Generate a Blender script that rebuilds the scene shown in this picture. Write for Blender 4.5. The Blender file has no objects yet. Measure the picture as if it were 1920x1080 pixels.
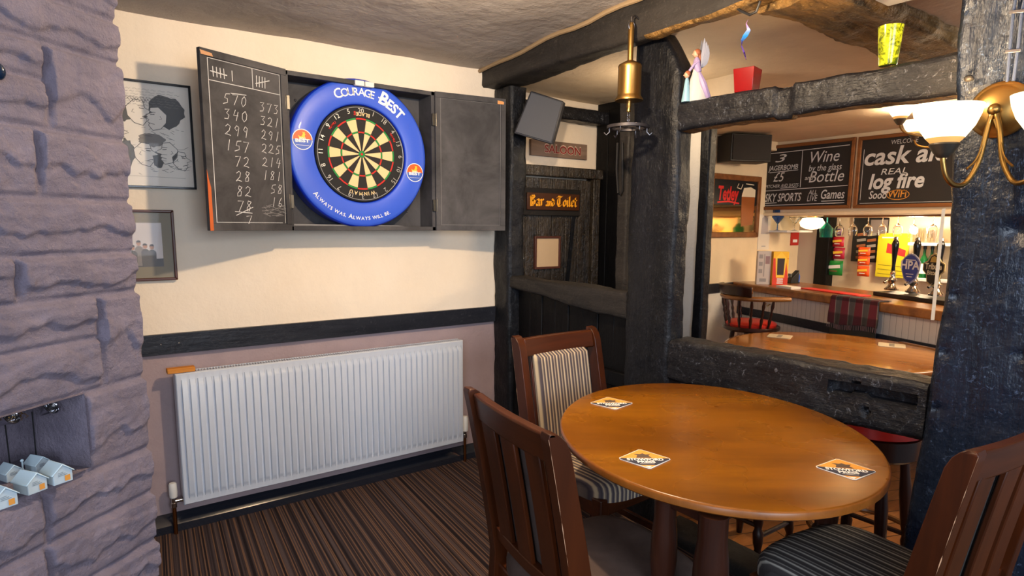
import bpy, bmesh, math, random
from mathutils import Vector, Matrix, noise
R = math.radians
random.seed(7)
sc = bpy.context.scene
col = sc.collection

# ------------------------------------------------------------------ camera
YAW, PITCH, ROLL, F, CX, CY = R(36.05), R(8.2), R(0.38), 1172.0, 960.0, 592.0
CAM = Vector((-2.13, -3.10, 1.39))
fwd = Vector((math.sin(YAW)*math.cos(PITCH), math.cos(YAW)*math.cos(PITCH), -math.sin(PITCH)))
_r0 = Vector((math.cos(YAW), -math.sin(YAW), 0)); _u0 = _r0.cross(fwd)
rgt = _r0*math.cos(ROLL) + _u0*math.sin(ROLL); upv = rgt.cross(fwd)
cam = bpy.data.cameras.new('camera'); camo = bpy.data.objects.new('camera', cam); col.objects.link(camo)
camo.matrix_world = Matrix(((rgt.x, upv.x, -fwd.x, CAM.x), (rgt.y, upv.y, -fwd.y, CAM.y), (rgt.z, upv.z, -fwd.z, CAM.z), (0, 0, 0, 1)))
cam.sensor_width = 36.0; cam.lens = F/1920*36; cam.shift_y = (CY-540)/1920
cam.clip_start = 0.05; cam.clip_end = 60
sc.camera = camo

# ------------------------------------------------------------------ world, exposure, daylight
w = bpy.data.worlds.new('world'); sc.world = w; w.use_nodes = True
bg = w.node_tree.nodes['Background']; bg.inputs[0].default_value = (0.80, 0.86, 1.0, 1); bg.inputs[1].default_value = 0.20
sc.view_settings.view_transform = 'Standard'; sc.view_settings.look = 'None'
sc.view_settings.gamma = 1.0; sc.view_settings.use_curve_mapping = False
sc.view_settings.exposure = 0.36

def area(name, loc, target, sx, sy, power, color):
    l = bpy.data.lights.new(name, 'AREA'); l.shape = 'RECTANGLE'; l.size = sx; l.size_y = sy
    l.energy = power; l.color = color
    o = bpy.data.objects.new(name, l); col.objects.link(o); o.location = loc
    o.rotation_euler = (Vector(target)-Vector(loc)).to_track_quat('-Z', 'Y').to_euler(); return o
def point(name, loc, power, color, rad=0.04):
    l = bpy.data.lights.new(name, 'POINT'); l.energy = power; l.color = color; l.shadow_soft_size = rad
    o = bpy.data.objects.new(name, l); col.objects.link(o); o.location = loc; return o
WARM = (1.0, 0.70, 0.38); WARM2 = (1.0, 0.78, 0.52)
area('window_daylight', (-1.9, -5.2, 1.65), (-1.2, -1.5, 0.9), 1.6, 1.3, 66, (0.76, 0.86, 1.0))
area('side_window_daylight', (-3.6, -3.9, 1.6), (0, -1.8, 1.0), 1.0, 1.2, 30, (0.70, 0.82, 1.0))
area('bar_fill_light', (2.9, -2.35, 2.12), (2.5, -1.0, .4), 0.7, 0.7, 70, WARM2)  # added unseen light that brightens the bar from the right
point('bar_back_lamp_light', (3.85, -0.75, 1.40), 18, WARM2, 0.06)
point('lobby_fill_light', (0.5, -0.75, 1.95), 5, WARM2, 0.08)  # added warm light without a fitting, brightens the saloon door
point('room_ceiling_lamp_light', (-0.95, -1.62, 2.13), 62, (1.0, 0.76, 0.50), 0.03)

# ------------------------------------------------------------------ pixel -> place (the photo's camera, used to set things out)
def ray(px, py): return fwd + rgt*((px-CX)/F) - upv*((py-CY)/F)
def at(px, py, ax, val):
    d = ray(px, py); i = 'xyz'.index(ax); return CAM + d*((val-CAM[i])/d[i])
def atp(px, py, p0, n):
    d = ray(px, py); n = Vector(n); return CAM + d*((Vector(p0)-CAM).dot(n)/d.dot(n))

# ------------------------------------------------------------------ mesh builder
class MB:
    def __init__(s): s.v = []; s.f = []; s.m = []
    def add(s, vs, fs, mi=0):
        b = len(s.v); s.v += [Vector(p) for p in vs]
        for f in fs: s.f.append([b+i for i in f]); s.m.append(mi)
        return s
    def box(s, a, b, mi=0, M=None):
        x0, y0, z0 = a; x1, y1, z1 = b
        vs = [(x0,y0,z0),(x1,y0,z0),(x1,y1,z0),(x0,y1,z0),(x0,y0,z1),(x1,y0,z1),(x1,y1,z1),(x0,y1,z1)]
        if M: vs = [M @ Vector(p) for p in vs]
        return s.add(vs, [(0,3,2,1),(4,5,6,7),(0,1,5,4),(1,2,6,5),(2,3,7,6),(3,0,4,7)], mi)
    def hexa(s, q0, q1, mi=0):
        return s.add(list(q0)+list(q1), [(3,2,1,0),(4,5,6,7),(0,1,5,4),(1,2,6,5),(2,3,7,6),(3,0,4,7)], mi)
    def bar(s, a, b, wx, wy, mi=0, up=(0,0,1)):
        a = Vector(a); b = Vector(b); d = (b-a).normalized(); u = Vector(up)
        if abs(d.dot(u)) > .99: u = Vector((0,1,0))
        x = d.cross(u).normalized()*wx/2; y = x.cross(d).normalized()*wy/2
        return s.hexa([a-x-y, a+x-y, a+x+y, a-x+y], [b-x-y, b+x-y, b+x+y, b-x+y], mi)
    def prism(s, poly, O, X, Y, th, mi=0):
        O, X, Y = Vector(O), Vector(X), Vector(Y); N = X.cross(Y).normalized()
        n = len(poly); A = [O+X*p[0]+Y*p[1] for p in poly]; B = [p+N*th for p in A]
        fs = [list(range(n))[::-1], list(range(n, 2*n))] + [(i, (i+1) % n, n+(i+1) % n, n+i) for i in range(n)]
        return s.add(A+B, fs, mi)
    def flat(s, poly, O, X, Y, off=0, mi=0):
        O, X, Y = Vector(O), Vector(X), Vector(Y); N = X.cross(Y).normalized()*off
        return s.add([O+X*p[0]+Y*p[1]+N for p in poly], [list(range(len(poly)))], mi)
    def tube(s, pts, r, n=8, mi=0, caps=True, closed=False):
        pts = [Vector(p) for p in pts]; k = len(pts); rs = r if isinstance(r, (list, tuple)) else [r]*k
        vs = []; prev = None
        for i, p in enumerate(pts):
            if closed: t = pts[(i+1) % k]-pts[i-1]
            else: t = pts[min(i+1, k-1)]-pts[max(i-1, 0)]
            t.normalize()
            if prev is None:
                prev = Vector((0,0,1)).cross(t)
                if prev.length < .1: prev = Vector((1,0,0)).cross(t)
            x = prev - t*prev.dot(t)
            if x.length < 1e-5: x = t.orthogonal()
            x.normalize(); y = t.cross(x); prev = x
            vs += [p + (x*math.cos(2*math.pi*j/n)+y*math.sin(2*math.pi*j/n))*rs[i] for j in range(n)]
        fs = []
        for i in range(k if closed else k-1):
            a = i*n; b = ((i+1) % k)*n
            fs += [(a+j, a+(j+1) % n, b+(j+1) % n, b+j) for j in range(n)]
        if caps and not closed: fs += [list(range(n))[::-1], list(range((k-1)*n, k*n))]
        return s.add(vs, fs, mi)
    def lathe(s, prof, O=(0,0,0), n=20, mi=0, M=None, caps=True, sx=1, sy=1):
        O = Vector(O); vs = []
        for r, z in prof:
            for j in range(n):
                a = 2*math.pi*j/n; p = Vector((r*math.cos(a)*sx, r*math.sin(a)*sy, z))
                vs.append(O + (M @ p if M else p))
        fs = []
        for i in range(len(prof)-1):
            a = i*n; b = a+n
            fs += [(a+j, a+(j+1) % n, b+(j+1) % n, b+j) for j in range(n)]
        if caps: fs += [list(range(n))[::-1], list(range((len(prof)-1)*n, len(prof)*n))]
        return s.add(vs, fs, mi)
    def ball(s, O, r, mi=0, n=12, M=None, sc3=(1,1,1)):
        prof = [(math.sin(math.pi*i/8)*r+1e-5, -math.cos(math.pi*i/8)*r) for i in range(9)]
        S = Matrix.Diagonal(sc3); 
        return s.lathe(prof, O, n, mi, (M @ S) if M else S)
    def grid(s, fn, nu, nv, mi=0):
        vs = [fn(i/nu, j/nv) for j in range(nv+1) for i in range(nu+1)]
        fs = [(j*(nu+1)+i, j*(nu+1)+i+1, (j+1)*(nu+1)+i+1, (j+1)*(nu+1)+i) for j in range(nv) for i in range(nu)]
        return s.add(vs, fs, mi)
    def stroke(s, pts, wd, O, X, Y, off=.0008, mi=0):
        # a flat pen line on the plane O,X,Y
        O, X, Y = Vector(O), Vector(X), Vector(Y); N = X.cross(Y).normalized()*off
        P = [Vector((p[0], p[1])) for p in pts]; L = []; Rr = []
        for i, p in enumerate(P):
            t = P[min(i+1, len(P)-1)]-P[max(i-1, 0)]
            if t.length < 1e-9: t = Vector((1, 0))
            t.normalize(); nrm = Vector((-t.y, t.x))*wd/2
            if i == 0: p = p - t*wd/2
            if i == len(P)-1: p = p + t*wd/2
            L.append(p+nrm); Rr.append(p-nrm)
        vs = [O+X*q.x+Y*q.y+N for q in L+Rr]; k = len(P)
        return s.add(vs, [(i, i+1, k+i+1, k+i)[::-1] for i in range(k-1)], mi)
    def nib(s, pts, wd, ang, O, X, Y, off=.0008, mi=0):
        O, X, Y = Vector(O), Vector(X), Vector(Y); N = X.cross(Y).normalized()*off
        dx, dy = math.cos(ang)*wd/2, math.sin(ang)*wd/2
        for (x0, y0), (x1, y1) in zip(pts[:-1], pts[1:]):
            s.add([O+X*a+Y*b+N for a, b in ((x0-dx,y0-dy),(x0+dx,y0+dy),(x1+dx,y1+dy),(x1-dx,y1-dy))], [(0,1,2,3)], mi)
        return s
    def xf(s, M, start=0):
        for i in range(start, len(s.v)): s.v[i] = M @ s.v[i]
        return s
    def build(s, name, mats, parent=None, bevel=0, smooth=True, ang=40, seg=2, recalc=True):
        me = bpy.data.meshes.new(name); me.from_pydata([tuple(p) for p in s.v], [], s.f)
        if not isinstance(mats, (list, tuple)): mats = [mats]
        for m in mats: me.materials.append(m)
        me.polygons.foreach_set('material_index', s.m)
        if recalc:
            bm = bmesh.new(); bm.from_mesh(me); bmesh.ops.recalc_face_normals(bm, faces=bm.faces); bm.to_mesh(me); bm.free()
        if smooth:
            me.polygons.foreach_set('use_smooth', [True]*len(me.polygons)); me.set_sharp_from_angle(angle=R(ang))
        me.update()
        o = bpy.data.objects.new(name, me); col.objects.link(o)
        if parent: o.parent = parent
        if bevel:
            b = o.modifiers.new('bevel', 'BEVEL'); b.width = bevel; b.segments = seg; b.limit_method = 'ANGLE'; b.angle_limit = R(35)
            b.harden_normals = False
        return o

def tag(o, label=None, cat=None, group=None, kind=None):
    if label: o['label'] = label
    if cat: o['category'] = cat
    if group: o['group'] = group
    if kind: o['kind'] = kind
    return o
def thing(name, label, cat, loc=(0,0,0), rz=0, group=None):
    o = bpy.data.objects.new(name, None); col.objects.link(o); o.location = loc; o.rotation_euler = (0,0,rz)
    o.empty_display_size = .1
    return tag(o, label, cat, group)
def dup(root, loc=None, rz=None, label=None, group=None):
    r = root.copy(); col.objects.link(r)
    if loc is not None: r.location = loc
    if rz is not None: r.rotation_euler = (0,0,rz)
    if label: r['label'] = label
    if group: r['group'] = group
    for ch in list(root.children):
        c = ch.copy(); col.objects.link(c); c.parent = r
        for g in ch.children:
            d = g.copy(); col.objects.link(d); d.parent = c
    return r

# ------------------------------------------------------------------ text
_tc = {}
def glyphs(s, size=1.0, bold=0.0, shear=0.0):
    k = (s, bold, shear)
    if k not in _tc:
        cu = bpy.data.curves.new('t', 'FONT'); cu.body = s; cu.size = 1; cu.offset = bold; cu.shear = shear; cu.resolution_u = 3
        o = bpy.data.objects.new('t', cu); col.objects.link(o)
        dg = bpy.context.evaluated_depsgraph_get(); me = o.evaluated_get(dg).to_mesh()
        vs = [(v.co.x, v.co.y) for v in me.vertices]; fs = [list(p.vertices) for p in me.polygons]
        o.evaluated_get(dg).to_mesh_clear(); bpy.data.objects.remove(o); bpy.data.curves.remove(cu)
        _tc[k] = (vs, fs)
    vs, fs = _tc[k]
    return [(x*size, y*size) for x, y in vs], fs
def put_text(mb, s, h, O, X, Y, width=None, align='C', bold=0.0, shear=0.0, off=.001, mi=0, rot=0):
    # h = cap height; O = middle (or left) of the baseline
    vs, fs = glyphs(s, h/0.7, bold, shear)
    if not vs: return 0
    x0 = min(v[0] for v in vs); x1 = max(v[0] for v in vs); k = 1.0
    if width: k = width/(x1-x0)
    sh = {'C': (x0+x1)/2, 'L': x0, 'R': x1}[align]
    O, X, Y = Vector(O), Vector(X).normalized(), Vector(Y).normalized(); N = X.cross(Y)
    c, sn = math.cos(rot), math.sin(rot)
    out = []
    for x, y in vs:
        x = (x-sh)*k; out.append(O + X*(x*c-y*sn) + Y*(x*sn+y*c) + N*off)
    mb.add(out, fs, mi)
    return (x1-x0)*k
def arc_text(mb, s, h, C, X, Y, rad, a0, a1, bold=0.0, off=.001, mi=0, inside=False, caps=None):
    # letters spread from angle a0 to a1 (degrees, counter-clockwise from +X)
    ws = []
    for i, ch in enumerate(s):
        hh = h*(caps[i] if caps else 1)
        if ch == ' ': ws.append((.55*h, hh, None)); continue
        vs, fs = glyphs(ch, hh/0.7, bold); ws.append((max(v[0] for v in vs)-min(v[0] for v in vs)+.16*h, hh, ch))
    tot = sum(q[0] for q in ws); p = 0
    C, X, Y = Vector(C), Vector(X).normalized(), Vector(Y).normalized()
    for wd, hh, ch in ws:
        t = (p+wd/2)/tot; p += wd
        if ch is None: continue
        a = R(a0+(a1-a0)*t); rd = X*math.cos(a)+Y*math.sin(a); tg = -X*math.sin(a)+Y*math.cos(a)
        if not inside: put_text(mb, ch, hh, C+rd*rad, -tg, rd, bold=bold, off=off, mi=mi)
        else: put_text(mb, ch, hh, C+rd*rad, tg, -rd, bold=bold, off=off, mi=mi)
DIG = {'0': [[(.5,1),(.15,.75),(.1,.3),(.4,0),(.75,.25),(.8,.7),(.5,1)]], '1': [[(.55,1),(.4,0)]],
 '2': [[(.1,.8),(.4,1),(.75,.8),(.6,.45),(.05,.02),(.4,.08),(.9,0)]], '3': [[(.1,.95),(.75,1),(.35,.6),(.75,.4),(.6,.08),(.1,.05)]],
 '4': [[(.35,1),(.1,.45),(.75,.5)],[(.7,.85),(.55,0)]], '5': [[(.9,1),(.35,.95),(.2,.55),(.65,.5),(.7,.15),(.1,0)]],
 '6': [[(.6,1),(.2,.5),(.2,.1),(.6,0),(.75,.3),(.25,.4)]], '7': [[(.05,.95),(.85,1),(.35,0)]],
 '8': [[(.75,.9),(.35,1),(.2,.75),(.7,.4),(.65,.05),(.2,.02),(.2,.3),(.7,.75),(.75,.9)]], '9': [[(.75,.85),(.4,1),(.15,.7),(.45,.5),(.75,.8),(.6,0)]]}
def hand(mb, s, x, y, h, O, X, Y, wd=.003, adv=.8, mi=0, off=.0015):
    for ch in s:
        if ch in DIG:
            for st in DIG[ch]:
                mb.stroke([(x+p[0]*h*.72+p[1]*h*.12+random.uniform(-.03,.03)*h, y+p[1]*h+random.uniform(-.03,.03)*h) for p in st], wd, O, X, Y, off, mi)
        x += h*adv

# ------------------------------------------------------------------ materials
def _bsdf(name):
    m = bpy.data.materials.new(name); m.use_nodes = True; nt = m.node_tree
    return m, nt, nt.nodes['Principled BSDF']
def lin(c):
    return tuple(((x/255)/12.92 if x/255 <= .04045 else ((x/255+.055)/1.055)**2.4) for x in c) + (1,)
def plain(name, rgb, rough=.5, metal=0, coat=0, spec=.5, emit=None, es=0, trans=0, ior=1.45, alpha=1):
    m, nt, b = _bsdf(name); b.inputs['Base Color'].default_value = lin(rgb); b.inputs['Roughness'].default_value = rough
    b.inputs['Metallic'].default_value = metal; b.inputs['Coat Weight'].default_value = coat
    b.inputs['Specular IOR Level'].default_value = spec
    if emit: b.inputs['Emission Color'].default_value = lin(emit); b.inputs['Emission Strength'].default_value = es
    if trans: b.inputs['Transmission Weight'].default_value = trans; b.inputs['IOR'].default_value = ior
    if alpha < 1: b.inputs['Alpha'].default_value = alpha
    return m
def nd(nt, t, **k):
    n = nt.nodes.new(t)
    for a, v in k.items(): setattr(n, a, v)
    return n
def coords(nt, scale=(1,1,1), rot=(0,0,0), kind='Object'):
    tc = nd(nt, 'ShaderNodeTexCoord'); mp = nd(nt, 'ShaderNodeMapping')
    mp.inputs['Scale'].default_value = scale; mp.inputs['Rotation'].default_value = rot
    nt.links.new(tc.outputs[kind], mp.inputs['Vector']); return mp.outputs['Vector']
def noise_tex(nt, vec, scale, detail=4, rough=.55, dist=0):
    n = nd(nt, 'ShaderNodeTexNoise'); n.inputs['Scale'].default_value = scale; n.inputs['Detail'].default_value = detail
    n.inputs['Roughness'].default_value = rough; n.inputs['Distortion'].default_value = dist
    nt.links.new(vec, n.inputs['Vector']); return n.outputs['Fac']
def ramp(nt, fac, stops, interp='LINEAR'):
    r = nd(nt, 'ShaderNodeValToRGB'); e = r.color_ramp.elements; r.color_ramp.interpolation = interp
    while len(e) < len(stops): e.new(.5)
    for el, (p, c) in zip(e, stops): el.position = p; el.color = lin(c)
    nt.links.new(fac, r.inputs['Fac']); return r.outputs['Color']
def bump(nt, b, fac, strength=.3, dist=.01, prev=None):
    n = nd(nt, 'ShaderNodeBump'); n.inputs['Strength'].default_value = strength; n.inputs['Distance'].default_value = dist
    nt.links.new(fac, n.inputs['Height'])
    if prev: nt.links.new(prev, n.inputs['Normal'])
    nt.links.new(n.outputs['Normal'], b.inputs['Normal']); return n.outputs['Normal']
def rough_from(nt, b, fac, lo, hi):
    mr = nd(nt, 'ShaderNodeMapRange'); mr.inputs['From Min'].default_value = .3; mr.inputs['From Max'].default_value = .7
    mr.inputs['To Min'].default_value = lo; mr.inputs['To Max'].default_value = hi
    nt.links.new(fac, mr.inputs['Value']); nt.links.new(mr.outputs['Result'], b.inputs['Roughness'])
def plaster(name, c1, c2, bs=9, st=.35, rough=.75):
    m, nt, b = _bsdf(name); v = coords(nt); f = noise_tex(nt, v, 2.3, 5, .6)
    nt.links.new(ramp(nt, f, [(.3, c1), (.7, c2)]), b.inputs['Base Color']); b.inputs['Roughness'].default_value = rough
    n = bump(nt, b, noise_tex(nt, v, bs, 6, .6), st, .02); bump(nt, b, noise_tex(nt, v, 90, 3, .6), st*.5, .004, n); return m
def wood(name, c1, c2, axis='z', sc=14, rough=.35, coat=.2, bst=.1, stretch=.08, detail=5):
    m, nt, b = _bsdf(name); s = [1,1,1]; s['xyz'.index(axis)] = stretch
    v = coords(nt, tuple(s)); f = noise_tex(nt, v, sc, detail, .6, .6)
    nt.links.new(ramp(nt, f, [(.32, c1), (.68, c2)]), b.inputs['Base Color'])
    b.inputs['Roughness'].default_value = rough; b.inputs['Coat Weight'].default_value = coat; b.inputs['Coat Roughness'].default_value = .2; b.inputs['Specular IOR Level'].default_value = .32
    bump(nt, b, noise_tex(nt, v, sc*3, 4), bst, .004); return m
def blackwood(name, c1, c2, axis, rough=(.28,.6), bst=.5, scuff=None, sc=10, dist=.012, spec=.28):
    m, nt, b = _bsdf(name); s = [1,1,1]; s['xyz'.index(axis)] = .12; b.inputs['Specular IOR Level'].default_value = spec
    v = coords(nt, tuple(s)); v0 = coords(nt)
    f = noise_tex(nt, v, sc, 6, .65, .4)
    c = ramp(nt, f, [(.3, c1), (.7, c2)])
    if scuff:
        f2 = noise_tex(nt, coords(nt, (3,3,3)), 13, 9, .8, 1.6)
        fr = ramp(nt, f2, [(.565, (0,0,0)), (.66, (225,225,225))])
        mx = nd(nt, 'ShaderNodeMix', data_type='RGBA'); nt.links.new(fr, mx.inputs['Factor']); nt.links.new(c, mx.inputs['A'])
        mx.inputs['B'].default_value = lin(scuff); c = mx.outputs['Result']
    nt.links.new(c, b.inputs['Base Color']); rough_from(nt, b, noise_tex(nt, v0, 6, 5, .7), *rough)
    n = bump(nt, b, noise_tex(nt, v, sc*4, 5, .7), bst*.8, dist*.7); n = bump(nt, b, noise_tex(nt, v0, 38, 5, .7, .6), bst*.7, dist*.32, n); bump(nt, b, noise_tex(nt, v0, 5, 5, .65), bst, dist*1.6, n); return m

M = {}
M['cream'] = plaster('cream_plaster', (240,222,198), (247,232,211))
M['mauve'] = plaster('mauve_plaster', (158,138,140), (176,156,158))
M['ceil'] = plaster('ceiling_plaster', (160,152,147), (182,173,166), 7, .7)
M['barceil'] = plaster('bar_ceiling_plaster', (206,186,158), (224,204,176), 9, .5)
M['beige'] = plaster('beige_plaster', (226,204,168), (238,218,184), 12, .2)
M['whitewall'] = plaster('white_plaster', (226,222,216), (236,232,226), 14, .25)
M['blk_z'] = blackwood('black_post_wood', (11,12,15), (27,28,33), 'z', (.28,.6), .75, (66,69,78))
M['blk_y'] = blackwood('black_beam_wood', (15,15,19), (34,34,38), 'y', (.3,.6), .8, (112,116,126))
M['blk_ridge'] = blackwood('grey_brown_beam_wood', (30,28,27), (52,48,45), 'y', (.5,.8), .6, (76,71,66))
M['blk_blue'] = blackwood('glossy_black_post_wood', (10,15,25), (25,35,53), 'z', (.16,.42), .7, (84,102,134), 8, .012, .5)
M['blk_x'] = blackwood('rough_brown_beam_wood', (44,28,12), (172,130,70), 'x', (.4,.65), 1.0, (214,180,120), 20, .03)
M['dado'] = blackwood('dado_rail_paint', (26,28,35), (42,44,52), 'x', (.3,.5), .3, (74,74,80))
M['panel'] = blackwood('dark_panel_wood', (8,8,10), (18,17,18), 'z', (.35,.6), .3, None, 10, .012, .15)
M['doorwood'] = blackwood('black_door_wood', (22,19,17), (62,50,34), 'z', (.18,.4), 1.0, (110,88,54), 16, .014, .6)
M['doorplain'] = blackwood('black_door_ledge_wood', (26,24,24), (46,42,38), 'x', (.35,.6), .3)
M['chair'] = wood('mahogany_chair_wood', (44,18,4), (78,34,9), 'z', 10, .38, .10, .06)
M['chairx'] = wood('mahogany_rail_wood', (48,20,5), (84,38,11), 'x', 10, .38, .10, .06)
M['legdark'] = wood('dark_turned_wood', (36,18,12), (62,30,18), 'z', 12, .3, .3, .05)
M['oak'] = wood('oak_counter_wood', (112,66,30), (160,104,52), 'y', 9, .3, .35, .06)
M['frame_brown'] = wood('brown_frame_wood', (104,62,30), (140,88,46), 'y', 14, .5, .1, .1)
M['darkbrown'] = plain('dark_brown_frame', (84,46,34), .4)
M['black'] = plain('satin_black', (20,20,22), .45)
M['brass'] = plain('aged_brass', (176,138,78), .32, 1)
M['brassdk'] = plain('dark_brass', (120,92,52), .42, 1)
M['chrome'] = plain('chrome', (210,205,198), .14, 1)
M['steel'] = plain('grey_steel', (120,116,118), .38, 1)
M['white'] = plain('white_enamel', (206,213,224), .3, 0, .1)
M['gloss'] = plain('gloss_black_paint', (34,37,46), .16, 0, .5)
M['whitepl'] = plain('white_plastic', (228,226,220), .4)
M['chalk'] = plain('chalk', (206,206,206), .9)
M['chalkdim'] = plain('rubbed_chalk', (128,126,126), .95)
M['cop'] = plain('copper_pipe', (150,92,50), .35, 1)
M['paper'] = plain('paper', (240,231,218), .8)
M['ink'] = plain('ink', (30,28,28), .8)
M['red'] = plain('red_vinyl', (196,38,26), .35, 0, .2)
M['board_ring'] = plain('dartboard_black', (26,25,25), .8)
M['dred'] = plain('dartboard_red', (204,40,30), .75)
M['dgreen'] = plain('dartboard_green', (26,140,62), .75)
M['dcream'] = plain('dartboard_cream', (232,204,150), .8)
M['dblack'] = plain('dartboard_dark', (34,31,29), .8)
M['blue'] = plain('blue_surround', (52,92,214), .42, 0, .1)
M['bluedk'] = plain('blue_rim', (20,52,190), .35, 0, .2)
M['lwhite'] = plain('white_lettering', (244,244,240), .6)
M['orange'] = plain('orange_badge', (236,92,34), .5)
M['yellow'] = plain('yellow_badge', (252,196,40), .5)
M['glass'] = plain('clear_glass', (255,255,255), .03, 0, 0, .5, trans=1)
M['blueglass'] = plain('blue_glass', (90,140,210), .05, trans=.9)
M['tealglass'] = plain('teal_glass', (60,200,180), .05, trans=.9)
M['shade'] = plain('frosted_lamp_glass', (255,240,214), .5, emit=(255,232,190), es=1.45)
M['shade_base'] = plain('amber_dim_glow_glass', (236,180,104), .4, emit=(255,190,104), es=.4)  # amber band with weaker emission, so the bowl's glow fades towards its base
M['shade_dim'] = plain('frosted_lamp_glass_dim', (255,236,206), .5, emit=(255,222,170), es=1.15)
M['pewter'] = plain('dark_shade_holder', (96,92,84), .4, .8)

def board_mat():
    m, nt, b = _bsdf('chalkboard_black'); v = coords(nt)
    f = noise_tex(nt, v, 4, 6, .65, .5)
    c = ramp(nt, f, [(.35, (46,45,48)), (.75, (88,86,88))]); nt.links.new(c, b.inputs['Base Color']); b.inputs['Roughness'].default_value = .75
    return m
M['chalkboard'] = board_mat()
M['chalkboard_dk'] = plain('menu_board_black', (30,27,27), .7)
def carpet():
    m, nt, b = _bsdf('striped_carpet'); v = coords(nt, (1,1,1), (0,0,R(6)))
    sx = nd(nt, 'ShaderNodeSeparateXYZ'); nt.links.new(v, sx.inputs[0])
    def n1(scale, det=1.0):
        n = nd(nt, 'ShaderNodeTexNoise', noise_dimensions='1D'); n.inputs['Scale'].default_value = scale; n.inputs['Detail'].default_value = det
        nt.links.new(sx.outputs[0], n.inputs['W']); return n.outputs['Fac']
    base = ramp(nt, n1(48, 2), [(.36, (32,25,28)), (.5, (52,43,45)), (.64, (80,68,68))])
    wv = nd(nt, 'ShaderNodeMath', operation='MULTIPLY'); nt.links.new(sx.outputs[0], wv.inputs[0]); wv.inputs[1].default_value = 2*math.pi/0.0335
    sn = nd(nt, 'ShaderNodeMath', operation='SINE'); nt.links.new(wv.outputs[0], sn.inputs[0])
    line = ramp(nt, sn.outputs[0], [(.86, (0,0,0)), (.98, (215,215,215))])
    line2 = ramp(nt, n1(120, 0), [(.63, (0,0,0)), (.68, (255,255,255))])
    mx = nd(nt, 'ShaderNodeMix', data_type='RGBA'); nt.links.new(line, mx.inputs['Factor']); nt.links.new(base, mx.inputs['A']); mx.inputs['B'].default_value = lin((130,96,70))
    mx2 = nd(nt, 'ShaderNodeMix', data_type='RGBA'); nt.links.new(line2, mx2.inputs['Factor']); nt.links.new(mx.outputs['Result'], mx2.inputs['A']); mx2.inputs['B'].default_value = lin((104,80,66))
    nt.links.new(mx2.outputs['Result'], b.inputs['Base Color']); b.inputs['Roughness'].default_value = .95
    b.inputs['Specular IOR Level'].default_value = .15
    bump(nt, b, noise_tex(nt, coords(nt), 420, 3), .6, .004); return m
M['carpet'] = carpet()
def planks():
    m, nt, b = _bsdf('oak_floorboards'); v = coords(nt, (1,1,1), (0,0,R(20)))
    br = nd(nt, 'ShaderNodeTexBrick'); br.inputs['Scale'].default_value = 1; br.inputs['Brick Width'].default_value = 1.2; br.inputs['Row Height'].default_value = .11
    br.inputs['Mortar Size'].default_value = .003; br.inputs['Color1'].default_value = lin((150,92,46)); br.inputs['Color2'].default_value = lin((178,116,62)); br.inputs['Mortar'].default_value = lin((60,34,18))
    nt.links.new(v, br.inputs['Vector'])
    f = noise_tex(nt, coords(nt, (.1,1,1), (0,0,R(20))), 30, 5)
    mx = nd(nt, 'ShaderNodeMix', data_type='RGBA', blend_type='MULTIPLY'); mx.inputs['Factor'].default_value = .6
    nt.links.new(br.outputs['Color'], mx.inputs['A']); nt.links.new(ramp(nt, f, [(.3, (140,140,140)), (.7, (255,255,255))]), mx.inputs['B'])
    nt.links.new(mx.outputs['Result'], b.inputs['Base Color']); b.inputs['Roughness'].default_value = .35; return m
M['planks'] = planks()
def tabletop(name, c1, c2, c3, rot, lo=.24, hi=.32):
    m, nt, b = _bsdf(name); v = coords(nt, (1,.14,1), (0,0,rot)); v2 = coords(nt, (1,.35,1), (0,0,rot))
    f = noise_tex(nt, v2, 3.2, 3, .5, .2); c = ramp(nt, f, [(.3, c1), (.5, c2), (.72, c3)])
    mx = nd(nt, 'ShaderNodeMix', data_type='RGBA', blend_type='MULTIPLY'); mx.inputs['Factor'].default_value = .45
    nt.links.new(c, mx.inputs['A']); nt.links.new(ramp(nt, noise_tex(nt, v, 40, 5, .6), [(.3, (190,184,176)), (.7, (255,255,255))]), mx.inputs['B'])
    nt.links.new(mx.outputs['Result'], b.inputs['Base Color'])
    rough_from(nt, b, noise_tex(nt, coords(nt), 4, 3, .5), lo, hi); b.inputs['Specular IOR Level'].default_value = .4
    return m
M['table'] = tabletop('varnished_table_top', (104,58,3), (134,80,6), (154,97,12), R(-37))
M['table2'] = tabletop('bar_table_top', (150,92,36), (184,120,52), (204,142,70), R(20), .11, .2)
M['rim'] = wood('table_rim_wood', (122,68,20), (150,88,32), 'z', 12, .35, .1, .05, 1)
def stripes(name, cols, period, axis='x', rough=.9):
    m, nt, b = _bsdf(name); v = coords(nt); sx = nd(nt, 'ShaderNodeSeparateXYZ'); nt.links.new(v, sx.inputs[0])
    d = nd(nt, 'ShaderNodeMath', operation='DIVIDE'); nt.links.new(sx.outputs['xyz'.index(axis)], d.inputs[0]); d.inputs[1].default_value = period
    ad = nd(nt, 'ShaderNodeMath', operation='ADD'); nt.links.new(d.outputs[0], ad.inputs[0]); ad.inputs[1].default_value = 50.1
    fr = nd(nt, 'ShaderNodeMath', operation='FRACT'); nt.links.new(ad.outputs[0], fr.inputs[0])
    nt.links.new(ramp(nt, fr.outputs[0], cols), b.inputs['Base Color']); b.inputs['Roughness'].default_value = rough; b.inputs['Specular IOR Level'].default_value = .2
    bump(nt, b, noise_tex(nt, coords(nt, (1,1,.3)), 260, 3), .35, .002); return m
SB = (66,60,66); SC = (196,176,144); SD = (96,86,88)
M['fab_beige'] = stripes('beige_striped_fabric', [(0, SB), (.2, SD), (.3, SC), (.42, SC), (.5, SD), (.62, SB), (.78, (140,124,108)), (.86, SC), (.94, SD)], .034)
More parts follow.
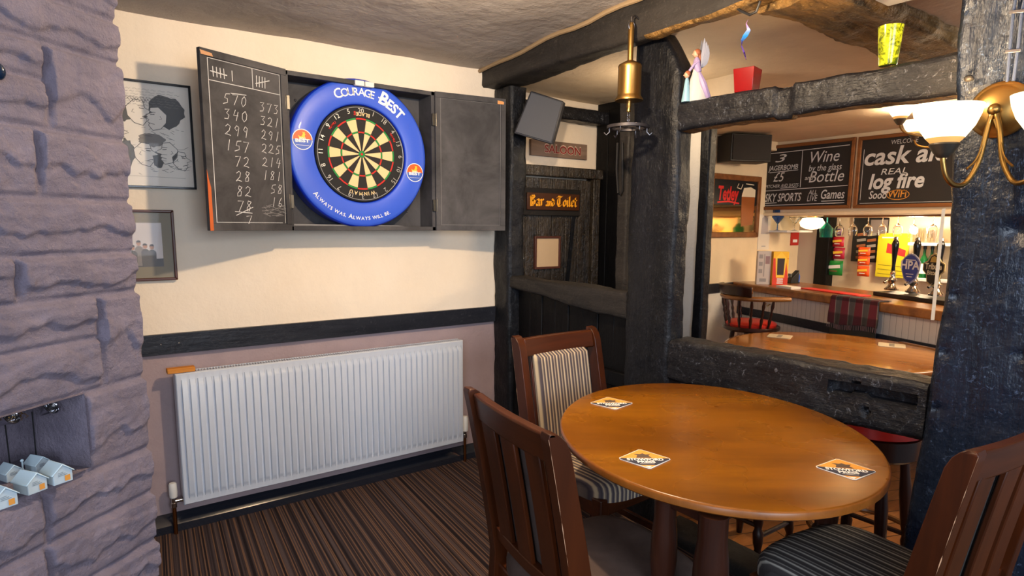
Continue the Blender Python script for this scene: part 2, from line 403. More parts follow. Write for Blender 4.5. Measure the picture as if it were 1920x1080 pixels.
M['fab_grey'] = stripes('grey_striped_fabric', [(0, (50,47,47)), (.3, (66,62,62)), (.42, (158,154,146)), (.5, (170,166,156)), (.58, (68,64,64)), (.75, (60,57,58)), (.84, (132,128,122)), (.92, (60,57,57))], .036)
def suede():
    m, nt, b = _bsdf('grey_suede'); f = noise_tex(nt, coords(nt), 7, 5, .6, .4)
    nt.links.new(ramp(nt, f, [(.3, (70,56,50)), (.75, (96,80,73))]), b.inputs['Base Color']); b.inputs['Roughness'].default_value = .9
    b.inputs['Specular IOR Level'].default_value = .2; bump(nt, b, noise_tex(nt, coords(nt), 300, 3), .3, .002); return m
M['suede'] = suede()
def stone():
    m, nt, b = _bsdf('painted_sandstone'); v = coords(nt); f = noise_tex(nt, v, 8, 7, .65)
    nt.links.new(ramp(nt, f, [(.3, (106,98,113)), (.7, (136,126,140))]), b.inputs['Base Color']); b.inputs['Roughness'].default_value = .7
    n = bump(nt, b, noise_tex(nt, v, 40, 7, .75), .8, .018); bump(nt, b, noise_tex(nt, v, 200, 4, .7), .3, .004, n); return m
M['stone'] = stone()
def plaid():
    m, nt, b = _bsdf('tartan_wool'); v = coords(nt); sx = nd(nt, 'ShaderNodeSeparateXYZ'); nt.links.new(v, sx.inputs[0])
    def band(i, per):
        d = nd(nt, 'ShaderNodeMath', operation='DIVIDE'); nt.links.new(sx.outputs[i], d.inputs[0]); d.inputs[1].default_value = per
        a = nd(nt, 'ShaderNodeMath', operation='ADD'); nt.links.new(d.outputs[0], a.inputs[0]); a.inputs[1].default_value = 20.2
        fr = nd(nt, 'ShaderNodeMath', operation='FRACT'); nt.links.new(a.outputs[0], fr.inputs[0]); return fr.outputs[0]
    c1 = ramp(nt, band(0, .125), [(0, (98,32,42)), (.46, (104,36,46)), (.5, (140,132,124)), (.54, (82,78,78)), (.96, (92,88,86))], 'CONSTANT')
    c2 = ramp(nt, band(2, .19), [(0, (255,255,255)), (.5, (120,120,130)), (.96, (190,180,180))], 'CONSTANT')
    mx = nd(nt, 'ShaderNodeMix', data_type='RGBA', blend_type='MULTIPLY'); mx.inputs['Factor'].default_value = .65
    nt.links.new(c1, mx.inputs['A']); nt.links.new(c2, mx.inputs['B']); nt.links.new(mx.outputs['Result'], b.inputs['Base Color'])
    b.inputs['Roughness'].default_value = .95; return m
M['plaid'] = plaid()
def tongue():
    m, nt, b = _bsdf('white_tongue_and_groove'); v = coords(nt); sx = nd(nt, 'ShaderNodeSeparateXYZ'); nt.links.new(v, sx.inputs[0])
    d = nd(nt, 'ShaderNodeMath', operation='DIVIDE'); nt.links.new(sx.outputs[0], d.inputs[0]); d.inputs[1].default_value = .05
    a = nd(nt, 'ShaderNodeMath', operation='ADD'); nt.links.new(d.outputs[0], a.inputs[0]); a.inputs[1].default_value = 60
    fr = nd(nt, 'ShaderNodeMath', operation='FRACT'); nt.links.new(a.outputs[0], fr.inputs[0])
    nt.links.new(ramp(nt, fr.outputs[0], [(0, (120,110,104)), (.1, (206,194,184)), (1, (210,198,188))]), b.inputs['Base Color'])
    b.inputs['Roughness'].default_value = .55; bump(nt, b, fr.outputs[0], .2, .004); return m
M['tng'] = tongue()

# ------------------------------------------------------------------ the room
def nz(p, s=1.0, o=0.0): return noise.noise(Vector((p[0]*s+o, p[1]*s+o*1.7, p[2]*s-o)))
def fbm(p, s, o=0.0, oct=4):
    return noise.fractal(Vector((p[0]*s+o, p[1]*s+o*1.3, p[2]*s-o*.7)), 1.0, 2.0, oct)
def struct(o, label, cat): return tag(o, label, cat, kind='structure')

def timber(name, axis, t0, t1, sec, mat, jit=.006, ch=.012, n=None, carve=None, seed=0, ns=6):
    # hewn beam along an axis; sec(t) -> (p0,p1,q0,q1) in the two other axes
    if not callable(sec):
        s_ = sec; sec = lambda t: s_
    n = n or max(8, int(abs(t1-t0)/.03)); mb = MB(); ai = 'xyz'.index(axis); oi = [i for i in range(3) if i != ai]
    def ringpts(p0, p1, q0, q1):
        pts = []
        cs = [(p0, q0), (p1, q0), (p1, q1), (p0, q1)]
        for k in range(4):
            a = cs[k]; b = cs[(k+1) % 4]
            L = math.hypot(b[0]-a[0], b[1]-a[1]); d = ((b[0]-a[0])/L, (b[1]-a[1])/L)
            for j in range(ns+1):
                s = ch + (L-2*ch)*j/ns; pts.append((a[0]+d[0]*s, a[1]+d[1]*s))
        return pts
    vs = []; m = 0
    for i in range(n+1):
        t = t0+(t1-t0)*i/n; p0, p1, q0, q1 = sec((i/n)); rp = ringpts(p0, p1, q0, q1); m = len(rp)
        cp, cq = (p0+p1)/2, (q0+q1)/2
        for a, b in rp:
            v = [0,0,0]; v[ai] = t; v[oi[0]] = a; v[oi[1]] = b
            o = seed*3.1
            dd = (fbm(v, 4, o)*.9 + fbm(v, 14, o+5)*.45)*jit
            ra, rb = a-cp, b-cq; L = math.hypot(ra, rb)+1e-6
            v[oi[0]] += ra/L*dd; v[oi[1]] += rb/L*dd
            if carve:
                c = carve(v)
                if c: v = [v[k]+c[k] for k in range(3)]
            vs.append(v)
    fs = []
    for i in range(n):
        for j in range(m):
            fs.append((i*m+j, i*m+(j+1) % m, (i+1)*m+(j+1) % m, (i+1)*m+j))
    fs += [list(range(m))[::-1], list(range(n*m, (n+1)*m))]
    mb.add(vs, fs); return mb.build(name, mat, ang=60)

# floors
mb = MB(); mb.box((-3.2, -4.8, -.06), (.0, .0, 0)); struct(mb.build('floor', M['carpet'], smooth=False), 'brown striped carpet of the darts corner', 'floor')
mb = MB(); mb.box((.0, -3.6, -.21), (4.4, .6, -.15)); struct(mb.build('floor_bar', M['planks'], smooth=False), 'wooden plank floor of the bar beyond the timber frame', 'floor')

# dartboard wall
mb = MB()
NX, NZ = 60, 44
zs = [i*.86/18 for i in range(19)] + [.86+(2.42-.86)*i/26 for i in range(1, 27)]
vs = [Vector((-3.2+3.2*i/NX, fbm((i*.05, 0, z), 2.2)*.005*(1 if z > .02 else 0), z)) for z in zs for i in range(NX+1)]
for j in range(len(zs)-1):
    for i in range(NX):
        a = j*(NX+1)+i
        mb.f.append([a, a+1, a+NX+2, a+NX+1]); mb.m.append(1 if zs[j] < .855 else 0)
mb.v += vs
b0 = len(mb.v)
mb.add([(-3.2,.14,0),(0,.14,0),(0,.14,2.42),(-3.2,.14,2.42)], [(0,1,2,3)], 0)
struct(mb.build('wall_left', [M['cream'], M['mauve']], ang=80), 'cream plaster wall behind the dartboard, mauve below the dado', 'wall')
mb = MB(); mb.prism([(-.042,0),(0,0),(0,.078),(-.006,.074),(-.040,.034)], (-3.2,0,0), (0,1,0), (0,0,1), 3.2)
o = mb.build('baseboard_left', M['gloss'], ang=25); struct(o, 'black skirting board under the radiator', 'baseboard')
mb = MB(); mb.box((-3.2,-.024,.818), (-.0,0,.908))
for x in (-1.79, -1.72): mb.ball((x,-.024,.865), .004, 1, 8)
struct(mb.build('trim_dado', [M['dado'], M['chrome']], bevel=.004), 'black painted dado rail above the radiator', 'trim')

# ceilings
def cz(x, y): return 2.245+.017*(x+1.85)-.045*y - .01*math.sin((x+1.9)*1.6) + fbm((x, y, 0), 1.5)*.014
mb = MB(); mb.grid(lambda u, v: (-3.2+3.16*u, -4.8+4.82*v, cz(-3.2+3.16*u, -4.8+4.82*v)), 50, 70)
mb.box((-3.2,-4.8,2.56),(-.04,.14,2.6))
struct(mb.build('ceiling', M['ceil'], ang=80), 'uneven grey plaster ceiling above the dartboard', 'ceiling')
mb = MB(); mb.grid(lambda u, v: (.0+4.4*u, -3.6+4.2*v, 2.2+fbm((4*u, 4*v, 3), 1.2)*.014), 50, 46); mb.box((0,-3.6,2.4),(4.4,.6,2.44))
struct(mb.build('ceiling_bar', M['barceil'], ang=80), 'cream plaster ceiling of the bar', 'ceiling')
mb = MB(); mb.tube([(-.112, .0-i*.1, cz(-.1,-i*.1)-.012+.006*math.sin(i*1.3)) for i in range(30)], .011, 8)
struct(mb.build('trim_plaster', plain('tan_plaster', (150,126,94), .8)), 'cream plaster lip along the top of the ceiling beam', 'trim')

# timber frame
BY = 'black timber beam'
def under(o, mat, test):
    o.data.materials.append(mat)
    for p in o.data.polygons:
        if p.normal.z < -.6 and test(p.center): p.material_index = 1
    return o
def mb_sec(t):
    y = .03-3.13*t; k = min(1, max(0, (-y-.5)/.9)); k2 = max(0, (-y-1.2)/.5)
    return (-.1-.03*min(k2, 2.2), .09-.15*k+.01*min(k2, 2), 2.163+.01*math.sin(t*9), 2.315+.012*t)
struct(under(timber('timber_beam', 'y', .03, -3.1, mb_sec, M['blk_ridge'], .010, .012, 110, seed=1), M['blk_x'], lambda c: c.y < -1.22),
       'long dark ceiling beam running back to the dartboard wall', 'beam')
def cp_sec(t):
    z = t*2.2; y1 = -1.336
    if z > 2.0: y1 = -1.336 + .11*((z-2.0)/.2)**2
    return (0, .105, y1-.004*math.sin(z*5), -1.065+.012*(1-z))
struct(timber('timber_post', 'z', -.15, 2.2, cp_sec, M['blk_z'], .011, .014, 90, seed=2), 'thick black timber post behind the round table', 'post')
_pe = [(1801,0),(1792,60),(1788,150),(1785,260),(1781,380),(1776,470),(1766,560),(1752,650),(1742,720),(1729,800),(1710,900),(1692,1000),(1680,1075)]
PE = sorted([(at(x, y, 'x', -.02).z, at(x, y, 'x', -.02).y) for x, y in _pe])
def pedge(z):
    if z <= PE[0][0]: return PE[0][1]
    for (a, b), (c, d) in zip(PE[:-1], PE[1:]):
        if z <= c: return b+(d-b)*(z-a)/(c-a)
    return PE[-1][1]
HOLES = [(at(x, y, 'x', -.02).y, at(x, y, 'x', -.02).z, r, d) for x, y, r, d in ((1905,432,.026,.022),(1790,556,.016,.016),(1771,660,.011,.02),(1776,600,.012,.014),(1757,766,.012,.016),(1912,668,.018,.014),(1822,28,.009,.01),(1868,64,.009,.01),(1876,26,.008,.01),(1840,614,.010,.01),(1800,340,.008,.01),(1850,500,.009,.008),(1880,560,.008,.008))]
def rp_carve(v):
    for y, z, r, d in HOLES:
        if v[0] < .03:
            q = ((v[1]-y)/r)**2+((v[2]-z)/(r*1.2))**2
            if q < 1: return (d*(1-q)**.5, 0, 0)
struct(timber('timber_post', 'z', -.15, 2.3, lambda t: (-.02, .17, -2.74, pedge(-.15+2.45*t)), M['blk_blue'], .006, .014, 170, carve=rp_carve, seed=3, ns=22),
       'wide glossy black timber post carrying the wall lamp', 'post')
def rail_carve(v):
    if v[0] < .05 and -1.83 < v[1] < -1.765 : return (.012, 0, -.012)
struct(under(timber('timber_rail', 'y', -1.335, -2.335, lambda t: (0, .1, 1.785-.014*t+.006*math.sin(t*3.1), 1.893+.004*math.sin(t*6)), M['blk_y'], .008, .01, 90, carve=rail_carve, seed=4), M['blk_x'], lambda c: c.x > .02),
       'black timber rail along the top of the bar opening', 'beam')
def sill_carve(v):
    if v[0] < .04 and -2.31 < v[1] < -2.04:
        s = min(1, (v[1]+2.32)/.02, (-2.03-v[1])/.02)
        zc = .852-.004*math.sin(v[1]*30)
        if abs(v[2]-zc) < .02: return (.045*max(s,0), 0, 0)
    q = ((v[1]+2.17)/.014)**2+((v[2]-.785)/.012)**2
    if q < 1 and v[0] < .04: return (.02, 0, 0)
struct(timber('timber_sill', 'y', -1.34, -2.34, lambda t: (-.004+.006*math.sin(t*8), .13, .724+.008*t, .903+.02*t), M['blk_y'], .010, .012, 130, carve=sill_carve, seed=5, ns=16),
       'scarred black timber sill under the bar opening', 'beam')
struct(timber('timber_post', 'z', 0, 2.16, lambda t: (-.015, .1, -.165-.01*math.sin(t*9), -.002), M['blk_z'], .010, .012, 80, seed=6), 'narrow gnarled black post beside the dartboard cabinet', 'post')
struct(timber('timber_rail', 'y', -.1, -1.075, lambda t: (.0, .11, (1.03 if t < .12 else 1.03-.07*min(1,(t-.12)*1.5)), 1.098-.012*t), M['blk_ridge'], .008, .01, 70, seed=7), 'grey weathered timber rail below the saloon door view', 'beam')
struct(timber('timber_post', 'z', 1.0, 2.0, (.1, .19, -.965, -.895), M['blk_ridge'], .006, .008, 40, seed=8), 'slim brown post tucked behind the thick black post', 'post')
struct(timber('timber_sole_plate', 'y', -1.33, -2.33, (-.02, .15, -.15, .05), M['blk_ridge'], .01, .012, 50, seed=9), 'low timber sole plate on the floor under the table', 'beam')
struct(timber('timber_beam', 'x', -.06, 3.5, lambda t: (-1.985-.02*t, -1.70+.02*t, 2.135+.012*math.sin(t*12), 2.25), M['blk_x'], .022, .02, 120, seed=10, ns=10), 'rough brown beam crossing the bar ceiling', 'beam')
# dark boarding under the low rail
mb = MB()
for i in range(8):
    y = -1.06+i*.112; mb.box((.05+.004*(i % 2), y, 0), (.08, y+.108, 1.03))
mb.box((.02,-1.06,.62),(.05,-.165,.69)); mb.box((.01,-.34,.0),(.05,-.165,.66))
struct(mb.build('wall_boarding', M['panel'], bevel=.004), 'black boarding under the grey timber rail', 'wall')

# lobby behind the frame: door wall and partition
mb = MB(); mb.box((-.0,.1,-.15), (1.0,.2,2.25)); struct(mb.build('wall_door', M['cream'], smooth=False), 'cream wall over the saloon door', 'wall')
struct(timber('timber_beam', 'x', .02, 1.0, (-.02, .1, 2.055, 2.135), M['blk_y'], .008, .01, 40, seed=11), 'dark beam above the saloon sign', 'beam')
mb = MB()
mb.box((.09,.02,1.70),(.9,.1,1.765)); mb.box((.81,.02,-.1),(.87,.1,1.7)); mb.box((.09,.02,-.1),(.15,.1,1.7))
struct(mb.build('trim_door', M['doorwood'], bevel=.005), 'black frame round the saloon door', 'trim')
mb = MB(); mb.box((.905,-.5,-.15),(.95,.1,2.2))
for i in range(5): mb.box((.89,-.48+i*.115,-.1),(.906,-.48+i*.115+.11,2.15))
struct(mb.build('wall_partition', M['panel'], bevel=.003), 'black boarded partition beside the saloon door', 'wall')
mb = MB(); mb.box((.905,-.76,-.15),(.95,-.5,2.2)); struct(mb.build('wall_stub', M['whitewall'], smooth=False), 'white plaster strip beside the bar side post', 'wall')
mb = MB(); mb.box((.88,-1.0,2.0),(.97,-.5,2.21)); struct(mb.build('wall_header', M['barceil'], bevel=.006), 'cream plaster header over the slim black post', 'wall')
struct(timber('timber_post', 'z', -.15, 2.0, (.885, .955, -.83, -.765), M['blk_z'], .004, .008, 50, seed=12), 'slim black post at the left of the bar opening', 'post')
struct(timber('timber_brace', 'y', -.72, -1.0, lambda t: (.78, .86, .62-.36*t, .72-.36*t), M['blk_y'], .006, .008, 20, seed=13), 'black brace leaning at the foot of the slim post', 'beam')

# bar shell
mb = MB(); mb.box((.95,.45,.83),(4.3,.55,2.3),0); mb.box((.95,.45,-.15),(4.3,.55,.83),1)
struct(mb.build('wall_bar_left', [M['beige'], M['whitewall']], smooth=False), 'cream bar wall with the pub mirror', 'wall')
mb = MB(); mb.box((1.0,.425,.79),(3.15,.452,.875)); struct(mb.build('trim_bar', M['dado'], bevel=.004), 'black dado rail on the bar wall', 'trim')
mb = MB(); mb.box((3.5,-3.2,1.526),(3.95,.45,2.2)); mb.box((3.47,-3.2,1.50),(3.97,.45,1.53)); mb.box((3.12,.36,2.11),(3.5,.45,2.2))
struct(mb.build('wall_bulkhead', M['beige'], bevel=.006), 'cream bulkhead over the bar counter', 'wall')
mb = MB(); mb.box((4.25,-3.2,-.15),(4.35,.55,2.25)); struct(mb.build('wall_bar_back', M['beige'], smooth=False), 'cream wall behind the bar with snacks', 'wall')
# stone pier beside the dart wall
E0 = Vector((-1.995, -1.5, 0)); UD = Vector((-.76, -.65, 0)); ND = Vector((.65, -.76, 0))
def fpt(px, py):
    p = atp(px, py, E0, ND); return ((p-E0).dot(UD), p.z)
def zed(x, y): return fpt(x, y)[1]
jz = [zed(220, y) for y in (-40, 45, 122)] + [zed(230, 265), zed(236, 378), zed(245, 472), zed(248, 545), zed(257, 707), zed(270, 840), zed(277, 923), zed(288, 1010)]
jz += [jz[-1]-.1, jz[-1]-.22, jz[-1]-.33, -.02]; jz = [2.45, 2.2] + jz
UB = fpt(88, 200)[0]; UB2 = fpt(184, 620)[0]; UN = fpt(155, 800)[0]; UB3 = fpt(75, 900)[0]
blocks = []
for k in range(len(jz)-1):
    z1, z0 = jz[k], jz[k+1]
    if k == 4: blocks += [(-.02,UB,z0,z1),(UB,.9,z0,(z0+z1)/2+.01),(UB,.9,(z0+z1)/2+.01,z1)]
    elif k == 8: blocks += [(-.02,UB2,z0,z1),(UB2,.9,z0,zed(100,648)),(UB2,.9,zed(100,648),z1)]
    elif k == 9: blocks += [(-.02,UN,z0,z1),(UN,.9,z0,z1)]
    elif k == 10: blocks += [(-.02,UB3,z0,z1),(UB3,.9,z0,z1)]
    else:
        s = [.3,.2,.36,.26][k % 4]; blocks += [(-.02,s,z0,z1),(s,.9,z0,z1)]
NZ0, NZ1 = zed(155,878), zed(150,742)
NZ0 = (zed(155, 878)+zed(0, 945))/2; NZ1 = zed(80, 757)
def rock(u, z):
    for i, (a, b, c, d) in enumerate(blocks):
        if a <= u < b and c <= z < d:
            e = min(u-a, b-u, z-c, d-z); s = min(1, max(0, (e-.002)/.009)); s = s*s*(3-2*s)
            t_ = (z-c)/(d-c); w1 = noise.noise(Vector((u*11, i*5.1, 0))); w2 = noise.noise(Vector((u*34, i*3.3, 4)))
            br = .40+.34*w1+.12*w2; st = min(1, max(0, (t_-br)/.10+.5)); st = st*st*(3-2*st)
            br2 = .72+.30*noise.noise(Vector((u*9+4, i*2.7, 9)))+.1*w2; s2_ = min(1, max(0, (t_-br2)/.07+.5))
            f = .0075*st - .0035*s2_ - .004*(1-t_)
            f += noise.noise(Vector((u*16+i*3, z*30, i)))*.0035
            f += (noise.ridged_multi_fractal(Vector((u*30+i*2, z*52, i*.9)), 1.0, 2.1, 4, 1.0, 2.0)-1.0)*.0016
            return s*(.010+f)
    return 0
mb = MB(); NU, NV = 150, 640; UL = .55; ZT = 2.36
def ppos(u, z):
    h = rock(u, z); return E0+UD*u+ND*h+Vector((0,0,z))
us = [-.012+UL*i/NU for i in range(NU+1)]; zz = [ZT*j/NV for j in range(NV+1)]
iu = min(range(NU+1), key=lambda i: abs(us[i]-UN)); us[iu] = UN
j0 = min(range(NV+1), key=lambda i: abs(zz[i]-NZ0)); j1 = min(range(NV+1), key=lambda i: abs(zz[i]-NZ1))
for z in zz:
    for u in us:
        p = ppos(max(u, -.0), z)
        if u < 0: p = p - ND*.01
        mb.v.append(p)
for j in range(NV):
    for i in range(NU):
        if i >= iu and j0 <= j < j1: continue
        a = j*(NU+1)+i; mb.f.append([a, a+1, a+NU+2, a+NU+1]); mb.m.append(0)
# return face of the pier, niche lining
RD = Vector((-.10, .995, 0))
base = len(mb.v); NR = 24
for j in range(0, NV+1, 4):
    for i in range(NR+1):
        s = i/NR*.5; q = E0+RD*s+Vector((0,0,zz[j])); h = rock(.02+s*.3, zz[j]) if i else 0
        p = q + Vector((.995,.10,0))*(h-.012)
        if i == 0: p = mb.v[j*(NU+1)]
        mb.v.append(p)
nr = NV//4
for j in range(nr):
    for i in range(NR):
        a = base+j*(NR+1)+i; mb.f.append([a, a+NR+1, a+NR+2, a+1]); mb.m.append(0)
def npt(u, d, z): return E0+UD*u-ND*d+Vector((0,0,z))
ua, ub, za, zb, D = UN, .55, zz[j0], zz[j1], .17
mb.add([npt(ua,-.012,za),npt(ub,-.012,za),npt(ub,D,za),npt(ua,D,za),npt(ua,-.012,zb),npt(ub,-.012,zb),npt(ub,D,zb),npt(ua,D,zb)],
       [(0,1,2,3),(4,5,6,7),(0,3,7,4),(3,2,6,7),(1,2,6,5)], 0)
mb.add([E0+RD*.5, E0+RD*.5+Vector((-.8,0,0)), E0+UD*.55+Vector((-.2,.2,0)), E0+RD*.5+Vector((0,0,ZT)), E0+RD*.5+Vector((-.8,0,ZT)), E0+UD*.55+Vector((-.2,.2,ZT))],
       [(0,1,4,3),(1,2,5,4)], 0)
struct(mb.build('stone_pillar', M['stone'], ang=70, recalc=False), 'rock-faced mauve painted stone pier with a niche', 'pillar')
NB0, NB1 = zz[j0], zz[j1]

# ------------------------------------------------------------------ dartboard cabinet on the wall
BC = at(679, 289, 'y', -.15)          # bull
CY0 = -.17                              # front of the cabinet case
cab_l = at(538, 300, 'y', CY0).x; cab_r = at(816, 300, 'y', CY0).x
cab_b = at(538, 432, 'y', CY0).z; cab_t = at(536, 131, 'y', CY0).z
cab = thing('dartboard_cabinet', 'black wooden dartboard cabinet hung open on the cream wall', 'cabinet', ((cab_l+cab_r)/2, 0, cab_b))
cab_o = cab.location.copy()
Wc = cab_r-cab_l; Hc = cab_t-cab_b
def cabM(mb): return mb.xf(Matrix.Translation(-cab_o))
mb = MB(); th = .02
mb.box((cab_l,-.035,cab_b),(cab_r,-.012,cab_t),1)
mb.box((cab_l,CY0,cab_b),(cab_l+th,-.03,cab_t)); mb.box((cab_r-th,CY0,cab_b),(cab_r,-.03,cab_t))
mb.box((cab_l,CY0,cab_t-th),(cab_r,-.03,cab_t)); mb.box((cab_l,CY0,cab_b),(cab_r,-.03,cab_b+th))
cabM(mb).build('carcass', [M['chalkboard'], M['chalkboard']], cab, bevel=.002)
for x, z in ((cab_l+.09,cab_t-.1),(cab_r-.09,cab_t-.12),(cab_r-.1,cab_b+.1)): mb = MB(); mb.ball((x,-.036,z), .006, 0, 8); cabM(mb).build('screw', M['steel'], cab)
mb = MB(); p = at(684, 157, 'y', CY0-.01)
mb.box((p.x-.048, CY0-.012, p.z-.012), (p.x-.002, CY0+.012, p.z+.012)); mb.box((p.x+.002, CY0-.012, p.z-.012), (p.x+.048, CY0+.012, p.z+.012))
cabM(mb).build('magnetic_catch', M['whitepl'], cab, bevel=.003)

def cab_door(hx, outer_pix_top, left):
    # hinge at (hx, CY0); outer edge found on the photo's sight line, so that the leaf keeps its width
    d = ray(*outer_pix_top); d2 = Vector((d.x, d.y)); c2 = Vector((CAM.x, CAM.y)); h2 = Vector((hx, CY0-.006))
    # |c2+s*d2-h2| = leaf width
    a = d2.dot(d2); b = 2*d2.dot(c2-h2); c = (c2-h2).length_squared - LEAF**2
    disc = max(0, b*b-4*a*c)
    s1 = (-b-math.sqrt(disc))/(2*a); s2 = (-b+math.sqrt(disc))/(2*a)
    return [c2+d2*s for s in (s1, s2)], h2
LEAF = .405
def make_door(name, hx, tip, chalked):
    h2 = Vector((hx, CY0-.008)); e = (tip-h2); X = Vector((e.x, e.y, 0)).normalized()
    if X.x < 0: X = -X; O2 = tip
    else: O2 = h2
    O = Vector((O2.x, O2.y, cab_b)); Y = Vector((0,0,1)); N = X.cross(Y)   # towards the room
    if N.y > 0: N = -N
    mb = MB(); L = LEAF
    mb.prism([(0,0),(L,0),(L,Hc),(0,Hc)], O-N*.012, X, Y, .014)
    fr = .028
    for q in (((0,0),(L,0),(L,fr),(0,fr)), ((0,Hc-fr),(L,Hc-fr),(L,Hc),(0,Hc)), ((0,fr),(fr,fr),(fr,Hc-fr),(0,Hc-fr)), ((L-fr,fr),(L,fr),(L,Hc-fr),(L-fr,Hc-fr))):
        mb.prism(q, O+N*.001, X, Y, .007)
    cabM(mb); dr = mb.build(name, M['chalkboard'], cab, bevel=.0015)
    S = O+N*.0025
    ch = MB(); k = MB()
    return dr, S, X, Y, N
tipL = Vector((at(380, 90, 'y', -.5).x, 0))
def tip_from(px, py, hx, near):
    pts, h2 = cab_door(hx, (px, py), near); return pts
# left leaf swings towards the room, right leaf folds almost flat against the wall
cl, h2 = cab_door(cab_l+.004, (381, 250), True)
tip_l = min(cl, key=lambda q: q.y) if min(c.y for c in cl) > -.48 else max(cl, key=lambda q: q.y)
LEAFL = LEAF
dl, S, X, Y, N = make_door('door', cab_l+.004, tip_l, True)
tag(dl, 'left chalkboard leaf with chalked scores')
mb = MB(); L = LEAF
mb.stroke([(.034,.034),(.034,Hc-.034)], .003, S, X, Y, .0012); mb.stroke([(.034,.034),(L-.05,.034)], .002, S, X, Y, .0012)
mb.stroke([(.034,Hc-.032),(L-.034,Hc-.032)], .002, S, X, Y, .0012); mb.stroke([(.034,Hc-.115),(L-.034,Hc-.115)], .0028, S, X, Y, .0012)
mb.stroke([(.235,Hc-.034),(.235,Hc-.112)], .003, S, X, Y, .0012); mb.stroke([(L-.034,.034),(L-.034,Hc-.034)], .002, S, X, Y, .0012)
for i in range(4): mb.stroke([(.055+i*.016,Hc-.062),(.056+i*.016,Hc-.098)], .0035, S, X, Y, .0012)
mb.stroke([(.045,Hc-.08),(.115,Hc-.084)], .004, S, X, Y, .0012); mb.stroke([(.14,Hc-.062),(.14,Hc-.1)], .0035, S, X, Y, .0012)
for i in range(4): mb.stroke([(.255+i*.014,Hc-.058),(.253+i*.014,Hc-.1)], .0035, S, X, Y, .0012)
mb.stroke([(.25,Hc-.09),(.318,Hc-.066)], .0035, S, X, Y, .0012)
rows = ['570','340','299','157','72','28','82','78','7']
for i, s in enumerate(rows):
    hand(mb, s, .205-.038*len(s), Hc-.195-.061*i, .042, S, X, Y, .0026, .95)
mb.stroke([(.13,Hc-.150),(.2,Hc-.146)], .003, S, X, Y, .0012)
mb.stroke([(.125,Hc-.64),(.205,Hc-.605)], .003, S, X, Y, .0012); mb.stroke([(.12,Hc-.625),(.2,Hc-.63)], .003, S, X, Y, .0012)
for i, s in enumerate(['373','321','291','225','214','181','58','16']):
    hand(mb, s, .37-.036*len(s), Hc-.20-.057*i, .038, S, X, Y, .0024, .92)
cabM(mb).build('chalk_scores', M['chalk'], dl)
for dd_, SS, XX in ((dl, S, X),):
    pass
mb = MB()
for _ in range(26):
    x = .3+random.uniform(-.05,.06); y = .06+random.uniform(0,.05); mb.stroke([(x,y),(x+random.uniform(.01,.05),y-random.uniform(-.01,.02))], .002, S, X, Y, .0011)
cabM(mb).build('chalk_smudge', M['chalkdim'], dl)
mb = MB(); mb.prism([(-.001,.0),(.014,.0),(.013,.17),(.006,.2),(-.001,.24)], S+N*.0065, X, Y, .0015); cabM(mb).build('worn_edge', plain('bare_orange_wood', (196,92,34), .6), dl)
mb = MB(); mb.prism([(.004,Hc-.026),(.055,Hc-.026),(.05,Hc-.014),(.0,Hc-.010)], S+N*.0065, X, Y, .0012); cabM(mb).build('worn_patch', plain('bare_pale_wood2', (196,146,104), .7), dl)
cr, h2 = cab_door(cab_r-.004, (947, 250), False)
tip_r = max(cr, key=lambda q: q.y)
dr, S, X, Y, N = make_door('door', cab_r-.004, tip_r, False)
tag(dr, 'right chalkboard leaf wiped clean')
mb = MB(); mb.prism([(L-.05,Hc-.03),(L-.012,Hc-.03),(L-.012,Hc-.016),(L-.05,Hc-.012)], S+N*.0045, X, Y, .0012)
cabM(mb).build('worn_edge', plain('bare_pale_wood', (214,150,90), .6), dr)
for hx, o in ((cab_l, dl), (cab_r, dr)):
    for z in (cab_b+.13, cab_t-.14):
        mb = MB(); s = 1 if hx == cab_l else -1
        mb.box((hx-.02,CY0-.0135,z-.03),(hx+.02,CY0-.0005,z+.03)); mb.tube([(hx,CY0-.014,z-.032),(hx,CY0-.014,z+.032)], .005, 8)
        cabM(mb).build('hinge', M['pewter'], cab, bevel=.001)

mb = MB(); zb_ = cab_b+.021
mb.prism([(cab_l+.022,0),(cab_r-.16,0),(cab_r-.2,.004),(cab_l+.3,.006),(cab_l+.03,.009)], (0,CY0+.13,zb_), (1,0,0), (0,0,1), .09)
cabM(mb).build('chalk_dust', M['chalkdim'], cab)
mb = MB(); Lq = LEAF
for q in ([(.03,.03),(Lq-.03,.03),(Lq-.03,Hc-.03),(.03,Hc-.03),(.03,.03)],): mb.stroke(q, .0025, S, X, Y, .0011)
cabM(mb).build('rubbed_line', M['chalkdim'], dr)
# dartboard and its surround
SR, BR = .352, .2285
dep = BC.y
sur = thing('dartboard_surround', 'blue ring surround with white lettering around the dartboard', 'surround', (BC.x, 0, BC.z))
X, Y, N = Vector((1,0,0)), Vector((0,0,1)), Vector((0,-1,0))
MX = Matrix(((1,0,0),(0,0,-1),(0,1,0)))     # lathe axis z -> -y
mb = MB()
prof = [(BR+.002,.04),(BR+.002,-dep-.012),(BR+.006,-dep-.004),(BR+.014,-dep),(SR-.02,-dep),(SR-.007,-dep-.004),(SR,-dep-.014),(SR,-dep-.03),(SR-.004,.04)]
mb.lathe(prof, (0,0,0), 96, 0, MX, caps=False)
k = len(prof)-1
for i in range(k):
    if i in (0,1,5,6,7):
        for j in range(96): mb.m[i*96+j] = 1
mb.f += [[j, (j+1) % 96, k*96+(j+1) % 96, k*96+j] for j in range(96)]; mb.m += [1]*96
mb.build('ring', [M['blue'], M['bluedk']], sur, ang=50)
F0 = Vector((0, dep-.0005, 0))
mb = MB()
arc_text(mb, 'COURAGE', .036, F0, X, Y, .272, 116, 76, bold=.012, caps=[1.2,1,1,1,1,1,1])
